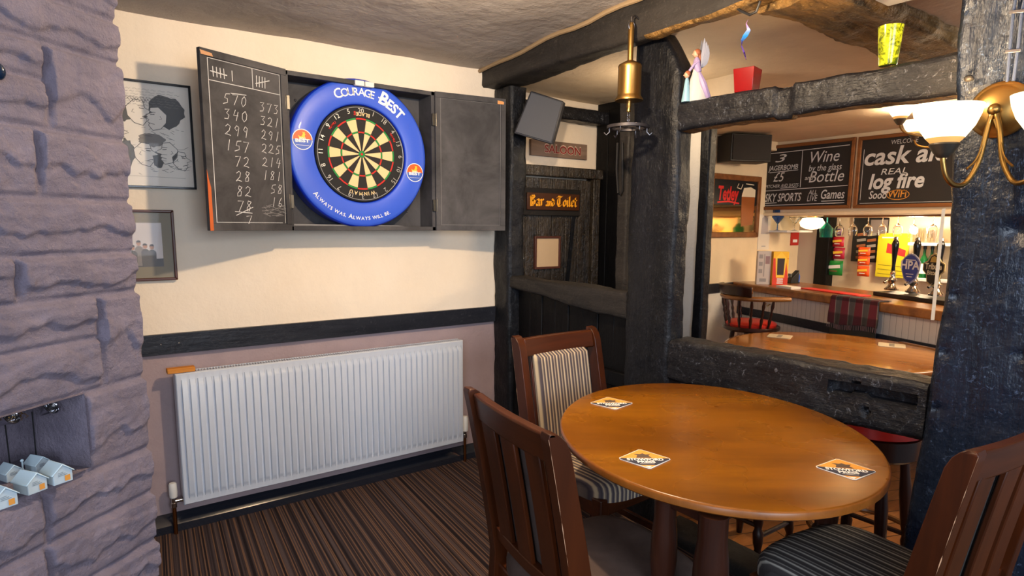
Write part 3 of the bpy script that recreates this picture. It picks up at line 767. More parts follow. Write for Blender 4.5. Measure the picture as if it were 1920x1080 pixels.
mb.build('name_lettering', M['lwhite'], sur); mb = MB(); arc_text(mb, 'BEST', .046, F0, X, Y, .268, 70, 42, bold=.03, caps=[1.3,1,1,1])
mb.stroke([(-.02,0),(.02,0)], .006, F0+Vector((math.cos(R(67.5))*.29,0,math.sin(R(67.5))*.29)), Vector((math.sin(R(67)),0,-math.cos(R(67)))), Vector((math.cos(R(67)),0,math.sin(R(67)))), .0012)
mb.build('name_lettering', M['lwhite'], sur); mb = MB(); arc_text(mb, 'ALWAYS WAS. ALWAYS WILL BE.', .0165, F0, X, Y, .316, 218, 297, bold=.014, inside=True, caps=[1.3]+[1]*11+[1.3]+[1]*14)
mb.build('slogan_lettering', M['lwhite'], sur)
for a in (171, -9.5-5):
    c = F0+Vector((math.cos(R(a))*.291, -.0005, math.sin(R(a))*.291)); rr = .045
    mb = MB(); pts = [(math.cos(t*math.pi/24)*rr, math.sin(t*math.pi/24)*rr) for t in range(49)]
    up_ = [p for p in pts if p[1] >= -.001]
    mb.flat(pts[:-1], c, X, Y, .0004, 3); mb.flat([(x,max(y,-.004)) for x, y in pts[:25]], c, X, Y, .0008, 0)
    mb.stroke(pts, .0035, c, X, Y, .0012, 1)
    # crowing cockerel in yellow
    mb.flat([(-.014,.004),(-.02,.018),(-.012,.014),(-.004,.013),(.003,.026),(0,.034),(.006,.032),(.013,.034),(.011,.027),(.016,.023),(.012,.021),(.012,.01),(.006,.003)], c, X, Y, .0014, 2)
    put_text(mb, 'BEST', .014, c+Vector((0,0,-.012)), X, Y, width=.066, bold=.04, off=.0016, mi=1)
    put_text(mb, 'COURAGE', .006, c+Vector((0,0,.003)), X, Y, width=.03, bold=.02, off=.0016, mi=1)
    mb.stroke([(-.03,-.026),(.03,-.026)], .0015, c, X, Y, .0014, 1)
    mb.build('badge', [M['orange'], M['lwhite'], M['yellow'], plain('badge_blue', (58,96,190), .5)], sur, smooth=False)

db = thing('dartboard', 'round bristle dartboard in black, cream, red and green', 'dartboard', (BC.x, 0, BC.z))
mb = MB(); fy = dep+.004
mb.lathe([(BR,.04),(BR,-fy-.004),(BR-.004,-fy)], (0,0,0), 80, 0, MX, caps=False)
cols = {}
rings = [0,.00635,.0159,.099,.107,.162,.170,BR-.003]
def sec_ang(i): return R(90-9-18*i)
SUB = 3
for i in range(20):
    dark = i % 2 == 0
    for r in range(7):
        if r == 0: c = 1
        elif r == 1: c = 2
        elif r in (2,4): c = 4 if dark else 3
        elif r in (3,5): c = 1 if dark else 2
        else: c = 0
        for s in range(SUB):
            a0 = R(90-9+18*(-i)+18*s/SUB); a1 = R(90-9-18*i+18*(s+1)/SUB)
            r0, r1 = rings[r], rings[r+1]
            q = [(math.cos(a)*rr, math.sin(a)*rr) for a, rr in ((a0,r0),(a1,r0),(a1,r1),(a0,r1))]
            if r0 == 0: q = q[1:]
            mb.flat(q, (0,fy,0), X, Y, 0, c)
mb.build('board', [M['board_ring'], M['dred'], M['dgreen'], M['dcream'], M['dblack']], db, smooth=False)
mb = MB()
for i in range(20):
    a = R(81-18*i); mb.tube([(math.cos(a)*.016, fy-.001, math.sin(a)*.016), (math.cos(a)*.175, fy-.001, math.sin(a)*.175)], .0005, 4)
for r in (.0064,.016,.099,.107,.162,.170): mb.tube([(math.cos(R(t*6))*r, fy-.001, math.sin(R(t*6))*r) for t in range(60)], .0005, 4, closed=True)
mb.build('wire', M['steel'], db)
mb = MB(); mb.tube([(math.cos(R(t*4))*.219, fy-.003, math.sin(R(t*4))*.219) for t in range(90)], .0016, 5, closed=True)
for i, n in enumerate([20,1,18,4,13,6,10,15,2,17,3,19,7,16,8,11,14,9,12,5]):
    a = R(90-18*i); rd = Vector((math.cos(a),0,math.sin(a))); tg = Vector((math.sin(a),0,-math.cos(a)))
    put_text(mb, str(n), .022, Vector((0,fy-.003,0))+rd*.193, tg, rd, bold=-.006, off=.0)
mb.build('number_ring', plain('number_wire', (206,204,198), .4, .6), db)
mb = MB()
arc_text(mb, 'WINMAU', .017, (0,fy-.001,0), X, Y, .181, 292, 248, bold=.02, off=.0006); mb.build('maker_lettering', M['dcream'], db); mb = MB()
arc_text(mb, 'BLADE', .017, (0,fy-.001,0), X, Y, .196, 76, 98, bold=.02, off=.0006, inside=True)
mb.build('lettering', M['dcream'], db)
mb = MB(); put_text(mb, '5', .017, (-.031,fy-.001,.181), X, Y, bold=.03, off=.0007); mb.build('numeral', M['dred'], db)
for a in (140, 30): mb = MB(); arc_text(mb, 'WINMAU', .011, (0,fy-.001,0), X, Y, .183, a+6, a-7, bold=.02, off=.0006); mb.build('red_lettering', M['dred'], db)

# ------------------------------------------------------------------ pictures on the left
def frame(name, label, cat, quad, y, fw, fm, depth=.02):
    a = at(*quad[0], 'y', y); b = at(*quad[1], 'y', y)      # bottom-left (may be hidden), top-right
    t = thing(name, label, cat, (a.x, 0, a.z)); Wf = b.x-a.x; Hf = b.z-a.z
    mb = MB()
    for q in (((0,0),(Wf,0),(Wf-fw,fw),(fw,fw)), ((Wf,0),(Wf,Hf),(Wf-fw,Hf-fw),(Wf-fw,fw)), ((Wf,Hf),(0,Hf),(fw,Hf-fw),(Wf-fw,Hf-fw)), ((0,Hf),(0,0),(fw,fw),(fw,Hf-fw))):
        mb.prism(q, (0,y+depth,0), (1,0,0), (0,0,1), depth)
    mb.build('frame', fm, t, bevel=.002)
    return t, Wf, Hf
# cartoon
pr = at(357, 161, 'y', -.025); pb = at(355, 355, 'y', -.025)
y = -.03; xr = pr.x; zt = pr.z; zb = pb.z; Wf = .40; xl = xr-Wf; Hf = zt-zb
t = thing('framed_cartoon', 'black framed ink cartoon of crowded heads, above a smaller photograph', 'picture', (xl, 0, zb))
mb = MB(); fw = .009
for q in (((0,0),(Wf,0),(Wf-fw,fw),(fw,fw)), ((Wf,0),(Wf,Hf),(Wf-fw,Hf-fw),(Wf-fw,fw)), ((Wf,Hf),(0,Hf),(fw,Hf-fw),(Wf-fw,Hf-fw)), ((0,Hf),(0,0),(fw,fw),(fw,Hf-fw))):
    mb.prism(q, (0,-.004,0), (1,0,0), (0,0,1), .02)
mb.build('frame', plain('black_gloss_frame', (14,16,22), .25), t, bevel=.0015)
mb = MB(); mb.box((.005,-.012,.005),(Wf-.005,-.004,Hf-.005)); mb.build('paper', M['paper'], t, smooth=False)
O = Vector((0,-.0125,0)); X, Y = Vector((1,0,0)), Vector((0,0,1)); mb = MB()
def blob(cx, cy, rx, ry, n=26, j=.12, mi=0, off=.0006):
    mb.flat([(cx+math.cos(2*math.pi*i/n)*rx*(1+random.uniform(-j,j)), cy+math.sin(2*math.pi*i/n)*ry*(1+random.uniform(-j,j))) for i in range(n)], O, X, Y, off, mi)
def face(cx, cy, s, d=1, mi=0):
    pf = [(-.1,.55),(.25,.5),(.32,.2),(.62,.02),(.34,-.08),(.4,-.2),(.33,-.26),(.38,-.36),(.2,-.6),(-.15,-.5),(-.4,-.2),(-.45,.2),(-.1,.55)]
    mb.flat([(cx+d*p[0]*s*.96, cy+p[1]*s*.96) for p in pf[:-1]], O, X, Y, .0009, 1)
    mb.stroke([(cx+d*p[0]*s, cy+p[1]*s) for p in pf], .0022, O, X, Y, .0012, 0)
    mb.stroke([(cx+d*(.1)*s, cy+.18*s),(cx+d*.26*s, cy+.16*s)], .003, O, X, Y, .0013, 0)
    mb.stroke([(cx+d*(.05)*s, cy+.27*s),(cx+d*.28*s, cy+.28*s)], .002, O, X, Y, .0013, 0)
    mb.stroke([(cx+d*.36*s, cy-.24*s),(cx+d*.12*s, cy-.3*s)], .002, O, X, Y, .0013, 0)
    mb.stroke([(cx-d*.15*s, cy+.1*s),(cx-d*.22*s, cy-.02*s),(cx-d*.12*s, cy-.05*s)], .0018, O, X, Y, .0013, 0)
hx = Wf
blob(hx-.10, .32, .068, .068); face(hx-.135, .29, .085, -1)
blob(hx-.27, .30, .05, .035); face(hx-.205, .31, .09, 1)
for i in range(8): mb.stroke([(hx-.25+i*.012,.35+.01*(i % 3)),(hx-.24+i*.012,.37),(hx-.228+i*.012,.352)], .0016, O, X, Y, .0014, 0)
blob(hx-.26, .14, .035, .06); face(hx-.19, .14, .085, 1); blob(hx-.16, .2, .05, .028, mi=2); blob(hx-.14, .12, .02, .035)
face(hx-.10, .15, .08, -1); face(hx-.055, .12, .07, 1); face(hx-.29, .22, .08, 1)
for i in range(60):
    x = random.uniform(hx-.3,hx-.03); z = random.uniform(.06,.25); a = random.uniform(-.6,.6); l = random.uniform(.008,.03)
    mb.stroke([(x,z),(x+l*math.cos(a),z+l*math.sin(a))], .0012, O, X, Y, .0015, 0)
for r in range(7):
    x = .06
    while x < Wf-.06:
        l = random.uniform(.012,.035); mb.stroke([(x,Hf-.035-r*.0105),(x+l/3,Hf-.033-r*.0105),(x+l*.6,Hf-.037-r*.0105),(x+l,Hf-.035-r*.0105)], .0011, O, X, Y, .001, 2); x += l+.008
mb.stroke([(hx-.3,.05),(hx-.04,.046)], .001, O, X, Y, .001, 2)
mb.build('drawing', [M['ink'], M['paper'], plain('pale_ink', (120,114,108), .8)], t, smooth=False)
mb = MB(); mb.box((.008,-.0165,.008),(Wf-.008,-.0155,Hf-.008))
def pane():
    m, nt, b = _bsdf('picture_glass'); b.inputs['Alpha'].default_value = .07; b.inputs['Roughness'].default_value = .02; b.inputs['Base Color'].default_value = (1,1,1,1); return m
M['pane'] = pane(); mb.build('glass', M['pane'], t, smooth=False)
# photograph
pr = at(325, 394, 'y', -.02); pb = at(325, 525, 'y', -.02); xr = pr.x; zt = pr.z; zb = pb.z; Wf = .32; xl = xr-Wf; Hf = zt-zb; hx = Wf
t = thing('framed_photograph', 'brown framed group photograph with a green mount', 'picture', (xl, 0, zb))
mb = MB(); fw = .012
for q in (((0,0),(Wf,0),(Wf-fw,fw),(fw,fw)), ((Wf,0),(Wf,Hf),(Wf-fw,Hf-fw),(Wf-fw,fw)), ((Wf,Hf),(0,Hf),(fw,Hf-fw),(Wf-fw,Hf-fw)), ((0,Hf),(0,0),(fw,fw),(fw,Hf-fw))):
    mb.prism(q, (0,-.004,0), (1,0,0), (0,0,1), .018)
mb.build('frame', M['darkbrown'], t, bevel=.003)
mb = MB(); mb.box((.006,-.011,.006),(Wf-.006,-.004,Hf-.006)); mb.build('mount', plain('green_mount', (124,114,88), .8), t, smooth=False)
O = Vector((0,-.0112,0)); mb = MB(); px1 = hx-.05; pz0, pz1 = .06, Hf-.055
mb.flat([(.04,pz0),(px1,pz0),(px1,pz1),(.04,pz1)], O, X, Y, .0004, 0)
mb.flat([(.04,pz0),(px1,pz0),(px1,pz0+.035),(.04,pz0+.025)], O, X, Y, .0007, 1)
for i in range(9):
    x = .05+i*.022 + random.uniform(-.004,.004); hgt = pz0+.075+random.uniform(-.02,.02)
    mi = random.choice([1,1,2,3]); mb.flat([(x-.014,pz0+.005),(x+.014,pz0+.005),(x+.016,hgt-.01),(x+.006,hgt),(x-.006,hgt),(x-.016,hgt-.012)], O, X, Y, .0008+.0002*(i % 3), mi)
    mb.flat([(x+math.cos(k*.7)*.0085, hgt+.011+math.sin(k*.7)*.0105) for k in range(9)], O, X, Y, .0012+.0002*(i % 3), 4)
    mb.flat([(x+math.cos(k*.35)*.009, hgt+.015+math.sin(k*.35)*.0095) for k in range(10)], O, X, Y, .0015+.0002*(i % 3), 1)
mb.build('print', [plain('photo_sky', (206,198,196), .5), plain('photo_dark', (38,36,42), .5), plain('photo_denim', (70,84,110), .5), plain('photo_grey', (120,110,106), .5), plain('photo_skin', (176,122,96), .5)], t, smooth=False)
mb = MB(); mb.box((.01,-.0155,.01),(Wf-.01,-.0145,Hf-.01)); mb.build('glass', M['pane'], t, smooth=False)

# ------------------------------------------------------------------ radiator
RY = -.105; rl = at(328, 702, 'y', RY).x; rr_ = at(868.7, 638, 'y', RY).x; rb = .142; rt = .742
rad = thing('radiator', 'white ribbed panel radiator on the mauve wall', 'radiator', ((rl+rr_)/2, 0, 0)); W = rr_-rl; hw = W/2
nr = 44; pit = (W-.03)/nr
def rprof(s):     # horizontal profile of the pressed panel
    f = (s % 1.0)
    if f < .58: return 0
    if f < .66: return (f-.58)/.08
    if f < .92: return 1
    return (1-f)/.08
vs = []; xs = [-hw, -hw+.004, -hw+.015]; ds = [.006, 0, 0]
for i in range(nr):
    for f in (.0,.56,.66,.74,.86,.96): xs.append(-hw+.015+(i+f)*pit); ds.append({.0:0,.56:0,.66:.75,.74:1,.86:1,.96:.5}[f]*-.0)
mb = MB()
zr = [rb, rb+.004, rb+.028, rb+.045, rb+.06, rt-.06, rt-.045, rt-.028, rt-.004, rt]
kz = [0,0,0,.55,1,1,.55,0,0,0]; ed = [.006,0,0,0,0,0,0,0,0,.006]
cx = [(-hw,0,.006),(-hw+.004,0,0)]
for i in range(nr):
    x0 = -hw+.015+i*pit
    cx += [(x0,0,0),(x0+pit*.20,0,0),(x0+pit*.27,1,0),(x0+pit*.88,1,0),(x0+pit*.96,0,0)]
cx += [(hw-.004,0,0),(hw,0,.006)]
n = len(cx)
mb.v = [Vector((x, RY+max(e,ed[j])-.013*k*kz[j], z)) for j, z in enumerate(zr) for x, k, e in cx]
for j in range(len(zr)-1):
    for i in range(n-1):
        a = j*n+i; mb.f.append([a,a+1,a+n+1,a+n]); mb.m.append(0)
mb.add([(-hw,RY+.006,rb),(hw,RY+.006,rb),(hw,RY+.02,rb),(-hw,RY+.02,rb),(-hw,RY+.006,rt),(hw,RY+.006,rt),(hw,RY+.02,rt),(-hw,RY+.02,rt)], [(0,1,2,3),(4,7,6,5),(0,3,7,4),(1,5,6,2),(3,2,6,7)], 0)
mb.build('front_panel', M['white'], rad, ang=25)
mb = MB(); mb.box((-hw+.004,RY+.05,rb+.01),(hw-.004,RY+.065,rt-.006)); mb.build('rear_panel', M['white'], rad)
for xa in (-hw, hw-.003): mb = MB(); mb.box((xa,RY+.018,rb+.03),(xa+.003,RY+.068,rt-.002)); mb.build('side_cover', M['white'], rad)
mb = MB(); mb.box((-hw,RY+.012,rt-.004),(hw,RY+.015,rt+.001)); mb.box((-hw,RY+.062,rt-.004),(hw,RY+.066,rt+.001))
for i in range(120):
    x = -hw+.006+i*(W-.012)/119; mb.box((x-.0025,RY+.012,rt-.004),(x+.0025,RY+.064,rt+.0005))
mb.build('top_grille', M['white'], rad)
def valve(px, cap_z, s, white):
    x = s*(hw+.035)
    mb = MB(); mb.lathe([(.011,cap_z-.035),(.016,cap_z-.03),(.0175,cap_z-.005),(.0165,cap_z+.03),(.013,cap_z+.036),(.004,cap_z+.037)] if not white else [(.012,cap_z-.04),(.019,cap_z-.036),(.021,cap_z-.01),(.020,cap_z+.04),(.016,cap_z+.052),(.005,cap_z+.054)], (x,RY+.045,0), 16)
    v = mb.build('valve_cap', M['whitepl'], rad)
    mb = MB(); mb.lathe([(.010,cap_z-.08),(.013,cap_z-.078),(.013,cap_z-.058),(.010,cap_z-.055),(.010,cap_z-.034)], (x,RY+.045,0), 12)
    mb.tube([(x,RY+.045,cap_z-.05),(x-s*.04,RY+.045,cap_z-.05)], .0095, 10)
    mb.build('valve_body', M['chrome'], rad)
    mb = MB(); mb.tube([(x,RY+.045,cap_z-.06),(x,RY+.045,.0)], .0085, 10); mb.build('pipe', M['cop'], rad)
valve(0, .205, -1, False); valve(0, .225, 1, True)
p = at(338, 693, 'y', RY+.04)
mb = MB(); mb.box((p.x-.055,RY+.005,0),(p.x+.055,RY+.045,.022)); mb.xf(Matrix.Translation((0,0,rt+.002)))
tag(mb.build('wooden_block', wood('raw_pine', (196,120,40), (224,150,66), 'x', 20, .7, 0, .1), bevel=.003), 'small raw wooden block resting on the radiator end', 'block')

# ------------------------------------------------------------------ chairs round the table
M['chip'] = plain('chipped_varnish', (214,168,132), .7)
def make_chair(label, fab, seatfab, stripe=True):
    t = thing('dining_chair', label, 'chair', group='mahogany chairs at the round table')
    H = .95
    def sy(z):     # rear face line of the back posts
        if z < .45: return -.235 + .035*(z/.45)
        return -.20 - .085*((z-.45)/.5)**1.15
    def sd(z): return .040 + .022*min(1, z/.5) if z < .5 else .062 - .012*(z-.5)/.45
    for s in (-1, 1):
        mb = MB(); zs = [0,.1,.2,.3,.4,.46,.55,.65,.75,.85,.90,.925,.94,.948,H]; x0, x1 = (s*.228, s*.192)
        fr = [0,0,0,0,0,0,0,0,0,0,0,.006,.016,.026,.040]; vs = []
        for z, f in zip(zs, fr):
            a, b = sy(z), sy(z)+sd(z)-f
            if z > .9: a += .004*(f > .02)
            vs += [(x0,a,z),(x1,a,z),(x1,b,z),(x0,b,z)]
        n = len(zs); fs = [(3,2,1,0), tuple(range(4*(n-1), 4*n))]
        for i in range(n-1):
            a = 4*i; fs += [(a+j, a+(j+1) % 4, a+4+(j+1) % 4, a+4+j) for j in range(4)]
        mb.add(vs, fs); mb.build('back_post', M['chair'], t, bevel=.004)
    mb = MB()     # top rail, slightly bowed
    def rail(z0, z1, x, dep, yo):
        k = 12; vs = []
        for i in range(k+1):
            xx = -x+2*x*i/k; bow = -.012*(1-(xx/x)**2)
            for z, dd in ((z0,0),(z0,dep),(z1,dep),(z1,0)): vs.append((xx, sy(z)+yo+bow+dd, z))
        fs = [(0,1,2,3), tuple(range(4*k, 4*k+4))]
        for i in range(k):
            a = 4*i; fs += [(a+j, a+(j+1) % 4, a+4+(j+1) % 4, a+4+j) for j in range(4)]
        return vs, fs
    mb.add(*rail(.865,.938,.193,.030,.012)); mb.build('top_rail', M['chairx'], t, bevel=.006)
    mb = MB(); mb.add(*rail(.50,.54,.193,.024,.012)); mb.build('lower_rail', M['chairx'], t, bevel=.003)
    for x in (-.118, 0, .118):
        mb = MB(); vs = []
        for z in (.53,.62,.7,.78,.875):
            bow = -.012*(1-(x/.193)**2)
            vs += [(x-.036,sy(z)+.014+bow,z),(x+.036,sy(z)+.014+bow,z),(x+.036,sy(z)+.028+bow,z),(x-.036,sy(z)+.028+bow,z)]
        fs = [(3,2,1,0),(16,17,18,19)]
        for i in range(4):
            a = 4*i; fs += [(a+j, a+(j+1) % 4, a+4+(j+1) % 4, a+4+j) for j in range(4)]
        mb.add(vs, fs); mb.build('back_slat', M['chair'], t, bevel=.003)
    mb = MB()     # upholstered back pad standing in front of the slats
    def padf(u, v):
        x = -.150+.300*u; z = .50+.375*v; e = min(u,1-u,v*1.2,(1-v)*1.2)/.07; e = math.sqrt(max(0, 1-(1-min(1,e))**2))
        return Vector((x, sy(z)+.034+.030*e-.010*(1-(x/.193)**2), z))
    mb.grid(padf, 20, 22); mb.add([padf(0,0)+Vector((0,-.004,0)), padf(1,0)+Vector((0,-.004,0)), padf(1,1)+Vector((0,-.004,0)), padf(0,1)+Vector((0,-.004,0))], [(0,1,2,3)])
    mb.build('back_pad', fab, t, ang=60)
    # seat
    mb = MB(); n = 40
    def outline(s):
        pts = []
        for i in range(n):
            a = 2*math.pi*i/n; c, sn = math.cos(a), math.sin(a)
            e = .38; x = math.copysign(abs(c)**e, c); y = math.copysign(abs(sn)**e, sn)
            wx = .205 + .028*(y+1)/2; yy = y*.215 + .022
            if y > 0: yy += .030*(1-x*x)
            pts.append((x*wx*s, yy*(1-(1-s)*.9)+(.022*(1-s)*.0)))
        return pts
    prof = [(1.0,.415),(1.0,.45),(.985,.468),(.95,.480),(.85,.487),(.6,.491),(.3,.493),(.02,.494)]
    vs = []
    for s, z in prof:
        for x, y in outline(s): vs.append((x,y,z))
    fs = [tuple(range(n))[::-1], tuple(range((len(prof)-1)*n, len(prof)*n))]
    for i in range(len(prof)-1):
        fs += [(i*n+j, i*n+(j+1) % n, (i+1)*n+(j+1) % n, (i+1)*n+j) for j in range(n)]
    mb.add(vs, fs); mb.build('seat', seatfab, t, ang=50)
    mb = MB()
    mb.hexa([(-.20,-.19,.36),(.20,-.19,.36),(.222,.225,.36),(-.222,.225,.36)], [(-.20,-.19,.42),(.20,-.19,.42),(.222,.225,.42),(-.222,.225,.42)])
    mb.build('seat_frame', M['chairx'], t, bevel=.006)
    for s in (-1, 1):
        mb = MB(); mb.hexa([(s*.175,.190,0),(s*.208,.190,0),(s*.208,.222,0),(s*.175,.222,0)], [(s*.172,.185,.43),(s*.222,.185,.43),(s*.222,.232,.43),(s*.172,.232,.43)])
        mb.build('front_leg', M['chair'], t, bevel=.005)
    for s in (-1, 1):
        mb = MB(); zs2 = [.55+.39*k/24 for k in range(25)]
        mb.tube([(s*.2272, sy(z)+.001, z) for z in zs2], [max(.0004, .0014*(noise.noise(Vector((z*31, s*3, len(label))))+.35)) for z in zs2], 5); mb.build('worn_edge', M['chip'], t)
    for s in (-1, 1):
        mb = MB(); mb.bar((s*.208,-.19,.17),(s*.192,.2,.17), .018, .03); mb.build('stretcher', M['chairx'], t, bevel=.003)
    return t
def put(t, top, face):
    f = Vector(face).normalized(); t.location = (top[0]+f.x*.262, top[1]+f.y*.262, 0); t.rotation_euler = (0,0,math.atan2(-f.x, f.y))
chA = make_chair('mahogany slat back chair with grey suede seat, back turned to the radiator side', M['suede'], M['suede'])
put(chA, (-1.262,-1.893), (.99,-.143))
chB = make_chair('mahogany chair with beige striped pad, in front of the black boarding', M['fab_beige'], M['fab_beige'])
put(chB, (-.44,-1.10), (.03,-1))
chC = make_chair('mahogany chair with dark grey striped seat, beside the wide wall lamp post', M['fab_grey'], M['fab_grey'])
put(chC, (-.452,-2.685), (.09,.996))

# ------------------------------------------------------------------ round table
TC = Vector((-.52,-1.937,0)); AX = Vector((.609,.793,0)); BX = Vector((-.793,.609,0)); SA, SBx = .577, .462; TZ = .765
trz = math.atan2(AX.y, AX.x)
tab = thing('round_table', 'brown varnished round pub table with three beer mats', 'table', (TC.x, TC.y, 0), trz)
mb = MB(); n = 96
mb.lathe([(.001,TZ-.030),(.93,TZ-.030),(.985,TZ-.026),(1,TZ-.020),(1,TZ-.006),(.994,TZ-.001),(.985,TZ),(.6,TZ),(.001,TZ)], (0,0,0), n, 0, None, True, SA, SBx)
for i in range(len(mb.f)):
    z = sum(mb.v[k].z for k in mb.f[i])/len(mb.f[i])
    if z < TZ-.0008 : mb.m[i] = 1
mb.build('tabletop', [M['table'], M['rim']], tab, ang=50)
def turned(mb, O, top, r=1.0):
    mb.lathe([(.022*r,0),(.030*r,.01),(.036*r,.04),(.030*r,.08),(.022*r,.1),(.034*r,.115),(.034*r,.13),(.024*r,.145),(.030*r,.2),(.042*r,.27),(.040*r,.32),(.028*r,.36),(.026*r,.372),(.040*r,.382),(.042*r,.395),(.038*r,.406),(.028*r,.412),(.030*r,.425),(.040*r,.44),(.040*r,.45),(.032*r,.46),(.036*r,.50),(.042*r,.56),(.040*r,.62),(.034*r,.67),(.034*r,top)], O, 24)
def tl(p): return Vector((Vector((p.x-TC.x, p.y-TC.y, 0)).dot(AX), Vector((p.x-TC.x, p.y-TC.y, 0)).dot(BX), 0))
p1 = tl(at(1337, 990, 'z', .70)); p2 = tl(at(1248, 948, 'z', .70)); p3 = tl(at(1548, 985, 'z', .46))
LEGS = [p1, p2, Vector((-p1.x*.9+.0, p3.y*1.0, 0)) if False else p3, Vector((.30,.05,0))]
for q in LEGS:
    mb = MB(); turned(mb, q, TZ-.03, 1.0 if q is not p2 else .8); mb.build('leg', M['legdark'], tab, ang=50)
mb = MB()
for a, b in ((0,1),(1,3),(3,2),(2,0)): mb.bar(LEGS[a]+Vector((0,0,.72)), LEGS[b]+Vector((0,0,.72)), .022, .03)
mb.build('apron', M['legdark'], tab, bevel=.003)

# beer mats
def cham(s, c): return [(-s+c,-s),(s-c,-s),(s,-s+c),(s,s-c),(s-c,s),(-s+c,s),(-s,s-c),(-s,-s+c)]
matcol = [plain('beer_mat_orange', (226,158,62), .7), plain('beer_mat_navy', (46,48,66), .7), M['lwhite'], plain('beer_mat_dark', (92,74,62), .7)]
def beer_mat(pixs, z, label, loc_rot=None):
    P = [at(*q, 'z', z) for q in pixs]          # top, right, bottom, left corners
    c = sum(P, Vector())/4; up = ((P[0]+P[1])-(P[2]+P[3])); 
    ex = (P[1]-P[3]).normalized(); rz = math.atan2(ex.y, ex.x)
    s = ((P[0]-P[2]).length+(P[1]-P[3]).length)/4/math.sqrt(2)
    t = thing('beer_mat', label, 'beer mat', (c.x, c.y, z+.0005), rz, 'beer mats on the round table')
    mb = MB(); dq = lambda pts: [((x-y)/math.sqrt(2), (x+y)/math.sqrt(2)) for x, y in pts]
    mb.prism(dq(cham(s, .006)), (0,0,0), (1,0,0), (0,1,0), .0016, 0); mb.build('card', M['lwhite'], t, smooth=False)
    d = s*math.sqrt(2); O = Vector((0,0,.0018)); X, Y = Vector((1,0,0)), Vector((0,1,0)); mb = MB(); mb.flat(dq(cham(s*.95, .005)), O, X, Y, .0001, 0)
    mb.flat([(-d*.93,.02*d),(-d*.9,-.1*d),(-d*.3,-.66*d),(d*.3,-.66*d),(d*.9,-.1*d),(d*.93,.02*d)], O, X, Y, .0002, 1)
    mb.flat([(-d*.14,-.74*d),(0,-.9*d),(d*.14,-.74*d)], O, X, Y, .0002, 2)
    mb.flat([(-.3*d,.06*d),(-.22*d,.30*d),(-.34*d,.46*d),(-.1*d,.44*d),(.02*d,.52*d),(.12*d,.4*d),(.3*d,.44*d),(.2*d,.26*d),(.3*d,.06*d)], O, X, Y, .0003, 3)
    put_text(mb, 'STOWFORD', .21*d, O+Vector((0,-.21*d,0)), X, Y, width=1.36*d, bold=.045, off=.0005, mi=2)
    put_text(mb, 'PRESS', .18*d, O+Vector((0,-.44*d,0)), X, Y, width=.66*d, bold=.045, off=.0005, mi=2)
    mb.stroke([(-.25*d,-.53*d),(.25*d,-.53*d)], .002, O, X, Y, .0005, 2)
    mb.build('print', matcol, t, smooth=False)
    return t
beer_mat([(1144,743),(1180,757),(1150,770),(1112,757)], TZ, 'square beer mat near the far left edge of the round table')
beer_mat([(1199,841),(1253,862),(1220,882),(1163,861)], TZ, 'square beer mat near the front left edge of the round table')
beer_mat([(1566,858),(1637,885),(1606,904),(1535,877)], TZ, 'square beer mat near the right edge of the round table')

# ------------------------------------------------------------------ bar stools just beyond the frame
def stool(x, y, seat, label, hoop, cush):
    t = thing('bar_stool', label, 'stool', (x, y, -.15)); h = seat+.15
    for k in range(4):
        a = R(45+90*k); mb = MB(); a0 = Vector((math.cos(a)*.20, math.sin(a)*.20, 0)); a1 = Vector((math.cos(a)*.13, math.sin(a)*.13, h-.14))
        pr = [0,.12,.2,.24,.3,.4,.44,.5,.7,.85,1]; rr = [.014,.019,.022,.015,.022,.024,.016,.022,.024,.018,.018]
        mb.tube([a0.lerp(a1, s) for s in pr], rr, 10); mb.build('leg', M['legdark'], t)
    for k in range(4):
        mb = MB(); f = .36 if k % 2 else .28; a, b = R(45+90*k), R(135+90*k); r = .20-.07*f
        mb.tube([(math.cos(a)*r, math.sin(a)*r, f*h), (math.cos(b)*r, math.sin(b)*r, f*h)], .011, 8); mb.build('stretcher', M['legdark'], t)
    if hoop:
        mb = MB(); mb.tube([(math.cos(R(10*k))*.205, math.sin(R(10*k))*.205, .30) for k in range(36)], .013, 8, closed=True); mb.build('foot_hoop', M['oak'], t)
    mb = MB(); mb.lathe([(.02,h-.15),(.17,h-.15),(.18,h-.14),(.18,h-.065),(.16,h-.06)], (0,0,0), 28); mb.build('seat_board', M['legdark'], t)
    mb = MB(); mb.lathe([(.17,h-.062),(.182,h-.055),(.178,h-.01),(.14,h),(.01,h)], (0,0,0), 28); mb.build('seat_pad', cush, t)
stool(.44, -1.50, .45, 'dark turned leg stool seen under the left of the round table', False, M['suede'])
stool(.50, -1.98, .645, 'dark stool with a wooden foot hoop beside the wide post', True, M['red'])

# ------------------------------------------------------------------ saloon door, signs
def dpt(px, py, y=.05): return at(px, py, 'y', y)
mb = MB(); xs_ = [.155,.262,.37,.478,.59,.70,.81]
for a, b in zip(xs_[:-1], xs_[1:]): mb.box((a+.002,.05,-.14),(b-.002,.085,1.69))
o = mb.build('door_1', M['doorwood'], bevel=.003); struct(o, 'black plank saloon door behind the grey rail', 'door')
mb = MB(); mb.box((.157,.028,1.455),(.70,.05,1.625)); mb.build('ledge', M['doorplain'], o, bevel=.004)
mb = MB(); mb.prism([(0,0),(.02,0),(.055,.40),(.035,.40)], (.165,.05,1.04), (1,0,0), (0,0,1), .006); mb.prism([(0,0),(.03,0),(.075,.42),(.045,.42)], (.60,.05,1.03), (1,0,0), (0,0,1), .006)
mb.build('brace_strip', M['blk_z'], o)
a = dpt(987,359,.028); b = dpt(1084,397,.028)
bs = thing('bar_sign', 'dark sign with orange blackletter reading Bar and Toilet on the saloon door', 'sign', ((a.x+b.x)/2, .028, (a.z+b.z)/2)); w_, h_ = b.x-a.x, .105
